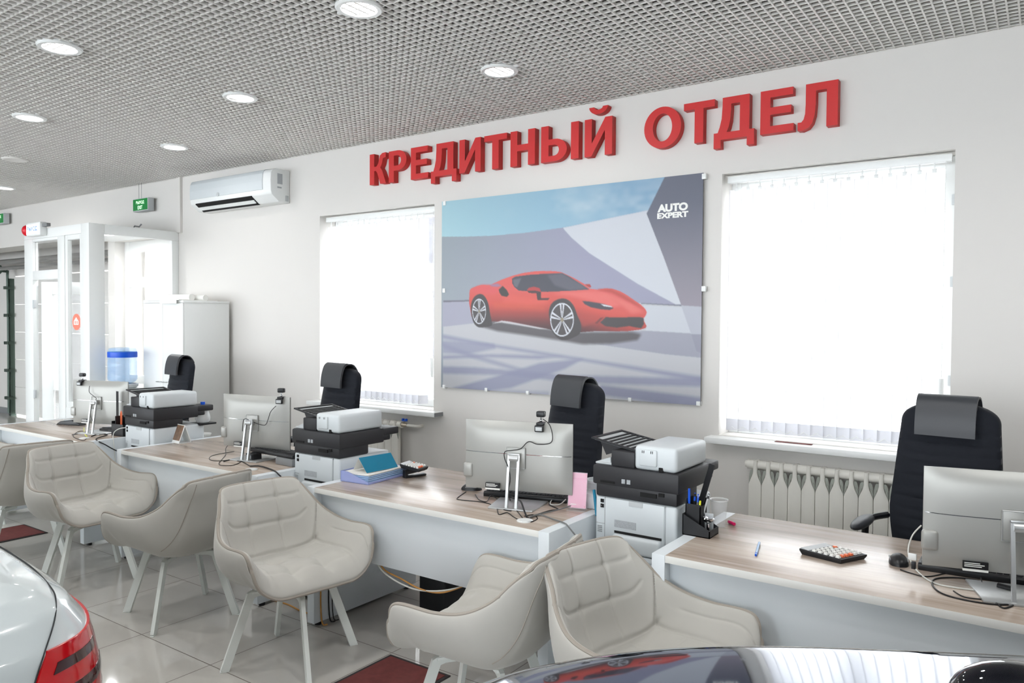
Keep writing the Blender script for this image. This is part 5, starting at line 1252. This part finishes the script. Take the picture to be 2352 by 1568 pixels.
# under the middle desk
YC = DY+.07
def UC(x, y, Y=YC): v = on_y(x, y, Y); return v
cable([UC(862, 1268), UC(872, 1302), UC(900, 1328), UC(950, 1352), UC(1005, 1357), UC(1055, 1348), UC(1090, 1330)], .0042, 'cablew', 'white cable sagging under the middle desk')
cable([UC(862, 1262), UC(880, 1305), UC(920, 1328), UC(965, 1352), UC(1010, 1361), UC(1055, 1349), UC(1095, 1328)], .0042, 'cableo', 'orange cable sagging under the middle desk')
t = thing('computer_tower', 'black computer tower standing under the middle desk', 'computer', (-2.80, 3.12, 0))
b = MB(); b.box((0, 0, .02), (.18, .36, .40), .006); b.build('case', 'black', t)
b = MB()
for x in (.03, .15):
    for y in (.05, .31): b.cyl((x, y, 0), (x, y, .02), .014, seg=10)
b.build('feet', 'black', t)
XI = DESKS['mid']+.060
for dy, m, rr in ((.02, 'cableo', .0042), (.075, 'cable', .0040), (.10, 'cable', .0030)):
    b = MB(); b.tube([(XI, DY+dy+.03, .42), (XI-.002, DY+dy+.025, .25), (XI, DY+dy+.02, .12), (XI+.002, DY+dy+.03, .012), (XI+.02, DY+dy+.05, .005)], rr, 7, smooth=5)
    tag(b.build('cable', m, None), {.02: 'orange cable running down inside the side panel of the middle desk', .075: 'black cable running down inside the side panel of the middle desk', .10: 'thin black cable touching the floor inside the middle desk'}[dy], 'cable')
XI = DESKS['mid']+1.52+.012
for k, (dx, dy, m, lab) in enumerate(((.0, .02, 'cable', 'black cable on the floor left of the nearest pedestal'), (.012, .05, 'cable', 'second black cable hanging by the nearest pedestal'), (.03, .03, 'cableo', 'orange cable hanging by the nearest pedestal'))):
    b = MB(); b.tube([(XI+dx, 2.93+dy, .50), (XI+dx, 2.90+dy, .25), (XI+dx+.008, 2.91+dy, .08), (XI+dx+.01, 2.93+dy, .006), (XI+dx+.02, 2.86+dy, .005)], .0042, 7, smooth=5); tag(b.build('cable', m, None), lab, 'cable')
a, c = on_z(625, 1375, .005), on_z(697, 1405, .005); b = MB(); b.tube([(a.x-.05, a.y+.1, .005), (a.x, a.y, .005), ((a.x+c.x)/2, (a.y+c.y)/2+.01, .005), (c.x, c.y, .005), (c.x+.1, c.y+.02, .005)], .0042, 7, smooth=5); tag(b.build('cable', 'cableo', None), 'orange cable on the floor between the left and middle desks', 'cable')

# ------------------------------------------------------------------ floor mats
def floor_mat_thing(x0, x1, y0, y1, label):
    t = thing('floor_mat', label, 'mat', (x0, y0, 0), 0, 'dark red floor mats')
    b = MB(); e = .018; X, Y = x1-x0, y1-y0
    for q in (((0, 0), (X, e)), ((0, Y-e), (X, Y)), ((0, e), (e, Y-e)), ((X-e, e), (X, Y-e))): b.box((q[0][0], q[0][1], 0), (q[1][0], q[1][1], .006), .001)
    b.build('border', 'matb', t)
    b = MB(); b.box((e, e, 0), (X-e, Y-e, .008)); b.build('pile', 'mat', t)
floor_mat_thing(-2.595, -2.215, 2.05, 2.685, 'dark red floor mat in front of the middle desk')
floor_mat_thing(-6.60, -6.20, 2.15, 2.705, 'dark red floor mat at the left edge under the chairs')
# ------------------------------------------------------------------ white car, its rear corner towards the camera
def white_car():
    t = thing('white_car', 'rear corner of a white car at the lower left', 'car', (-1.70, 0, 0))
    ox = -1.70
    cont = [(-6.0, .50), (-5.9, .82), (-5.5, .97), (-4.4, 1.03), (-3.2, 1.045), (-2.6, 1.035), (-2.3, 1.015), (-2.05, .985), (-1.92, .955), (-1.82, .90), (-1.765, .82), (-1.735, .70), (-1.715, .45), (-1.705, .2), (-1.70, 0)]
    half = spline([Vector((a, c, 0)) for a, c in cont], 8)
    lv = [(.20, .14, 0), (.34, .05, 0), (.50, .015, 0), (.66, .0, .0), (.80, .006, .01), (.90, .026, .02), (.965, .072, .03), (1.003, .125, .035), (1.022, .18, .035), (1.032, .25, .035), (1.037, .33, .03)]
    def contour(z):
        for (z0, i0, r0), (z1, i1, r1) in zip(lv, lv[1:]):
            if z <= z1: f = (z-z0)/(z1-z0); f = max(0, f); ins = i0+(i1-i0)*f; break
        else: ins = lv[-1][1]
        out = []
        n = len(half)
        for i, p in enumerate(half):
            d = (half[min(n-1, i+1)]-half[max(0, i-1)]).normalized(); nn = Vector((-d.y, d.x, 0))
            q = p-nn*ins; out.append(Vector((q.x-ox, max(0.0, q.y), z)))
        return out
    def ring(z):
        c = contour(z); return c+[Vector((p.x, -p.y, p.z)) for p in reversed(c[:-1])]
    zs = []
    for (z0, _, _), (z1, _, _) in zip(lv, lv[1:]): zs += [z0+(z1-z0)*k/5 for k in range(5)]
    zs.append(lv[-1][0])
    b = MB(); V = b.loft([ring(z) for z in zs], cap=False)
    top = ring(lv[-1][0]); ctr = [Vector((p.x*.9-.25, p.y*.3, 1.045)) for p in top]; b.grid([top, ctr], closed_v=True); b.face(ctr)
    b.build('body', 'carwhite', t, smooth=50)
    # cabin, out of the frame but part of the car
    b = MB()
    def rr(x0, x1, y, z): return [Vector((x-ox, s*yy, z)) for x, yy, s in ((x0, y*.7, 1), (x0+.25, y, 1), (x1-.4, y, 1), (x1, y*.75, 1), (x1, y*.75, -1), (x1-.4, y, -1), (x0+.25, y, -1), (x0, y*.7, -1))]
    b.loft([rr(-5.0, -2.75, .80, 1.03), rr(-4.5, -3.1, .66, 1.40), rr(-4.3, -3.3, .5, 1.44)]); b.build('cabin', 'carglass', t)
    for x in (-2.55, -5.2):
        for s in (-1, 1):
            b = MB(); b.cyl((x-ox, s*.72, .31), (x-ox, s*.93, .31), .31, seg=32, bev=.02); w = b.build('wheel', 'tyre', t)
            b = MB(); b.cyl((x-ox, s*.9, .31), (x-ox, s*.94, .31), .21, seg=24, bev=.01); b.build('rim', 'alu', w)
    # surface point: arc position a along the outline (0 on the rear centre line), height z, lifted by h
    L0 = contour(.66)
    acc = [0]
    for p, q in zip(half[::-1], half[::-1][1:]): acc.append(acc[-1]+(q-p).length)
    def surf(a, z, h=0.):
        c = contour(z)[::-1]
        i = max(0, min(len(acc)-2, next((k for k in range(len(acc)-1) if acc[k+1] >= a), len(acc)-2)))
        f = (a-acc[i])/(acc[i+1]-acc[i]); p = c[i].lerp(c[i+1], f); d = (c[i+1]-c[i]).normalized(); nn = Vector((d.y, -d.x, 0))
        up = Vector((0, 0, 1)) if z > 1.0 else Vector((0, 0, 0))
        return p+(nn*(1 if z <= 1.01 else .3)+up).normalized()*h
    # boot seam and bumper seam
    b = MB(); b.tube([surf(a, z, .0022) for a, z in ((.70, .72), (.72, .79), (.74, .85), (.775, .905), (.84, .95), (.93, .978), (1.02, .990), (1.2, .993), (1.4, .988), (1.6, .986), (1.9, .986), (2.2, .986))], .0017, 6, smooth=5); b.build('boot_seam', 'gap', t)
    b = MB(); b.tube([surf(a, .845, .0005) for a in np.linspace(0, .70, 14)], .0016, 6); b.build('bumper_seam', 'gap', t)
    b = MB(); b.tube([surf(a, .54, .001) for a in np.linspace(0, 2.0, 30)], .0028, 6); b.build('bumper_joint', 'gap', t)
    # tail lamp wrapping round the corner
    def lamp(name, mat, d0, d1, q0, q1, h0, h1, par=None):
        """band between d0 and d1 metres under the top edge, from q0 to q1 of the way round"""
        na, nf = 22, 10; zt = .905
        def A(q, z): s0 = float(np.interp(z, [.56, .79, .85, .905], [.69, .72, .74, .78])); return s0+(1.42-s0)*q
        G = lambda h: [[surf(A(q, zt-d), zt-d, h) for d in np.linspace(d1, d0, nf+1)] for q in np.linspace(q0, q1, na+1)]
        lo, hi = G(h0), G(h1); b = MB(); b.grid(hi); b.grid(lo)
        for k in (0, -1): b.grid([[p, r_] for p, r_ in zip(lo[k], hi[k])])
        b.grid([[r_[0], s_[0]] for r_, s_ in zip(lo, hi)]); b.grid([[r_[-1], s_[-1]] for r_, s_ in zip(lo, hi)])
        return b.build(name, mat, par or t, smooth=40)
    lp = lamp('tail_lamp', 'lens_red', 0, .34, 0, 1, -.004, .006)
    lamp('dark_band', 'lens_dark', .030, .052, .06, .30, .004, .0068, lp)
    lamp('dark_band', 'lens_dark', .090, .116, .05, .42, .004, .0068, lp)
    lamp('reversing_lens', 'lens_clear', .150, .215, .16, .62, .004, .0068, lp)
white_car()

# ------------------------------------------------------------------ glossy bonnet of the car nearest the camera
def near_car():
    a = Vector((-.925, -.38, 0)).normalized(); bx = Vector((.38, -.925, 0)).normalized()
    o = Vector((-.045, 1.66, 0))
    t = thing('dark_car', 'glossy reflecting bonnet of a car in the lower right foreground', 'car', (o.x, o.y, 0))
    def zt(s): return 1.072-.055*s-.16*max(0, s-.30)**2-.5*max(0, s-.85)**2
    def wid(s): return 1.25
    prof = [(0, .25), (-.015, .5), (-.012, .72), (.0, None), ]
    rings = []
    for i in range(40):
        s = -.02+1.10*i/39; z = zt(s); inn = .35*max(0, s-.55)**2+ .02
        sec = [(.03, .25), (.0, .55), (.0, z-.16), (.012, z-.07), (.035, z-.028), (.07, z-.010), (.13, z), (.25, z+.010), (.42, z+.017), (.62, z+.020), (.82, z+.017), (1.0, z+.010), (1.1, z), (1.17, z-.010), (1.205, z-.028), (1.228, z-.07), (1.24, z-.16), (1.24, .55), (1.21, .25)]
        wv = 1.24; sec = [(inn+(p[0]/wv)*(wv-2*inn), p[1]) for p in sec]
        ev = spline([Vector((p[0], p[1], 0)) for p in sec], 4)
        rings.append([a*s+bx*p.x+Vector((0, 0, p.y)) for p in ev])
    b = MB(); b.grid(rings); b.face(rings[-1]); b.build('bonnet_and_wing', 'cardark', t, smooth=60)
    # scuttle, windscreen and pillar behind the bonnet
    b = MB(); q = []
    for s, z in ((-.02, 1.05), (-.10, 1.06), (-.20, 1.07)):
        q.append([a*s+bx*w+Vector((0, 0, z)) for w in np.linspace(.06, 1.18, 12)])
    b.grid(q); b.grid([[p+Vector((0, 0, -.25)) for p in r_] for r_ in q]); b.build('scuttle', 'blackm', t)
    # lower body behind the bonnet, then the glasshouse and roof
    rings = []
    for sv in np.linspace(-.02, -3.3, 12):
        e = .10*max(0, (-sv-2.6)/.7)**2
        sec = [(.03, .25), (.0, .55), (-.01, .80), (.02, .97), (.09, 1.03), (1.15, 1.03), (1.22, .97), (1.25, .80), (1.24, .55), (1.21, .25)]
        sec = spline([Vector((p[0]+e*(.62-p[0]), p[1]-(.12*e if p[1] > .9 else 0), 0)) for p in sec], 3)
        rings.append([a*sv+bx*p.x+Vector((0, 0, p.y)) for p in sec])
    b = MB(); b.grid(rings); b.face(rings[-1]); b.build('doors_and_rear', 'cardark', t, smooth=60)
    prof = [(-.17, 1.04), (-.45, 1.23), (-.74, 1.385), (-.95, 1.435), (-1.4, 1.455), (-1.9, 1.43), (-2.2, 1.36), (-2.75, 1.04)]
    def row(sv, z):
        q = .07+.17*(z-1.03)/.40
        return [a*(sv+.05*(1-abs(2*k/10-1)**2)*(-1 if sv < -1.4 else 1)*0)+bx*(q+(1.24-2*q)*k/10)+Vector((0, 0, z+.02*(1-(2*k/10-1)**2)*(z > 1.3))) for k in range(11)]
    R_ = [row(*p) for p in prof]
    b = MB(); b.grid(R_[:3]); b.build('windscreen', 'carglass', t, smooth=60)
    b = MB(); b.grid(R_[2:7]); b.build('roof', 'cardark', t, smooth=60)
    b = MB(); b.grid(R_[6:]); b.build('rear_window', 'carglass', t, smooth=60)
    for k in (0, 10):
        b = MB(); b.face([r_[k] for r_ in R_]); b.build('side_window', 'carglass', t, smooth=0)
    b = MB(); b.ball(on_z(2335, 1612, 1.06)-Vector((o.x, o.y, 0)), 1, sc=(.095, .055, .06), xf=Matrix.Rotation(math.radians(20), 4, 'Z'), seg=28); b.build('wing_mirror', 'carglass', t)
    for s in (.55, -2.1):
        b = MB(); c = a*s+bx*.0; b.cyl(c+Vector((0, 0, .31)), c+bx*.2+Vector((0, 0, .31)), .31, seg=32, bev=.02); b.build('wheel', 'tyre', t)
near_car()
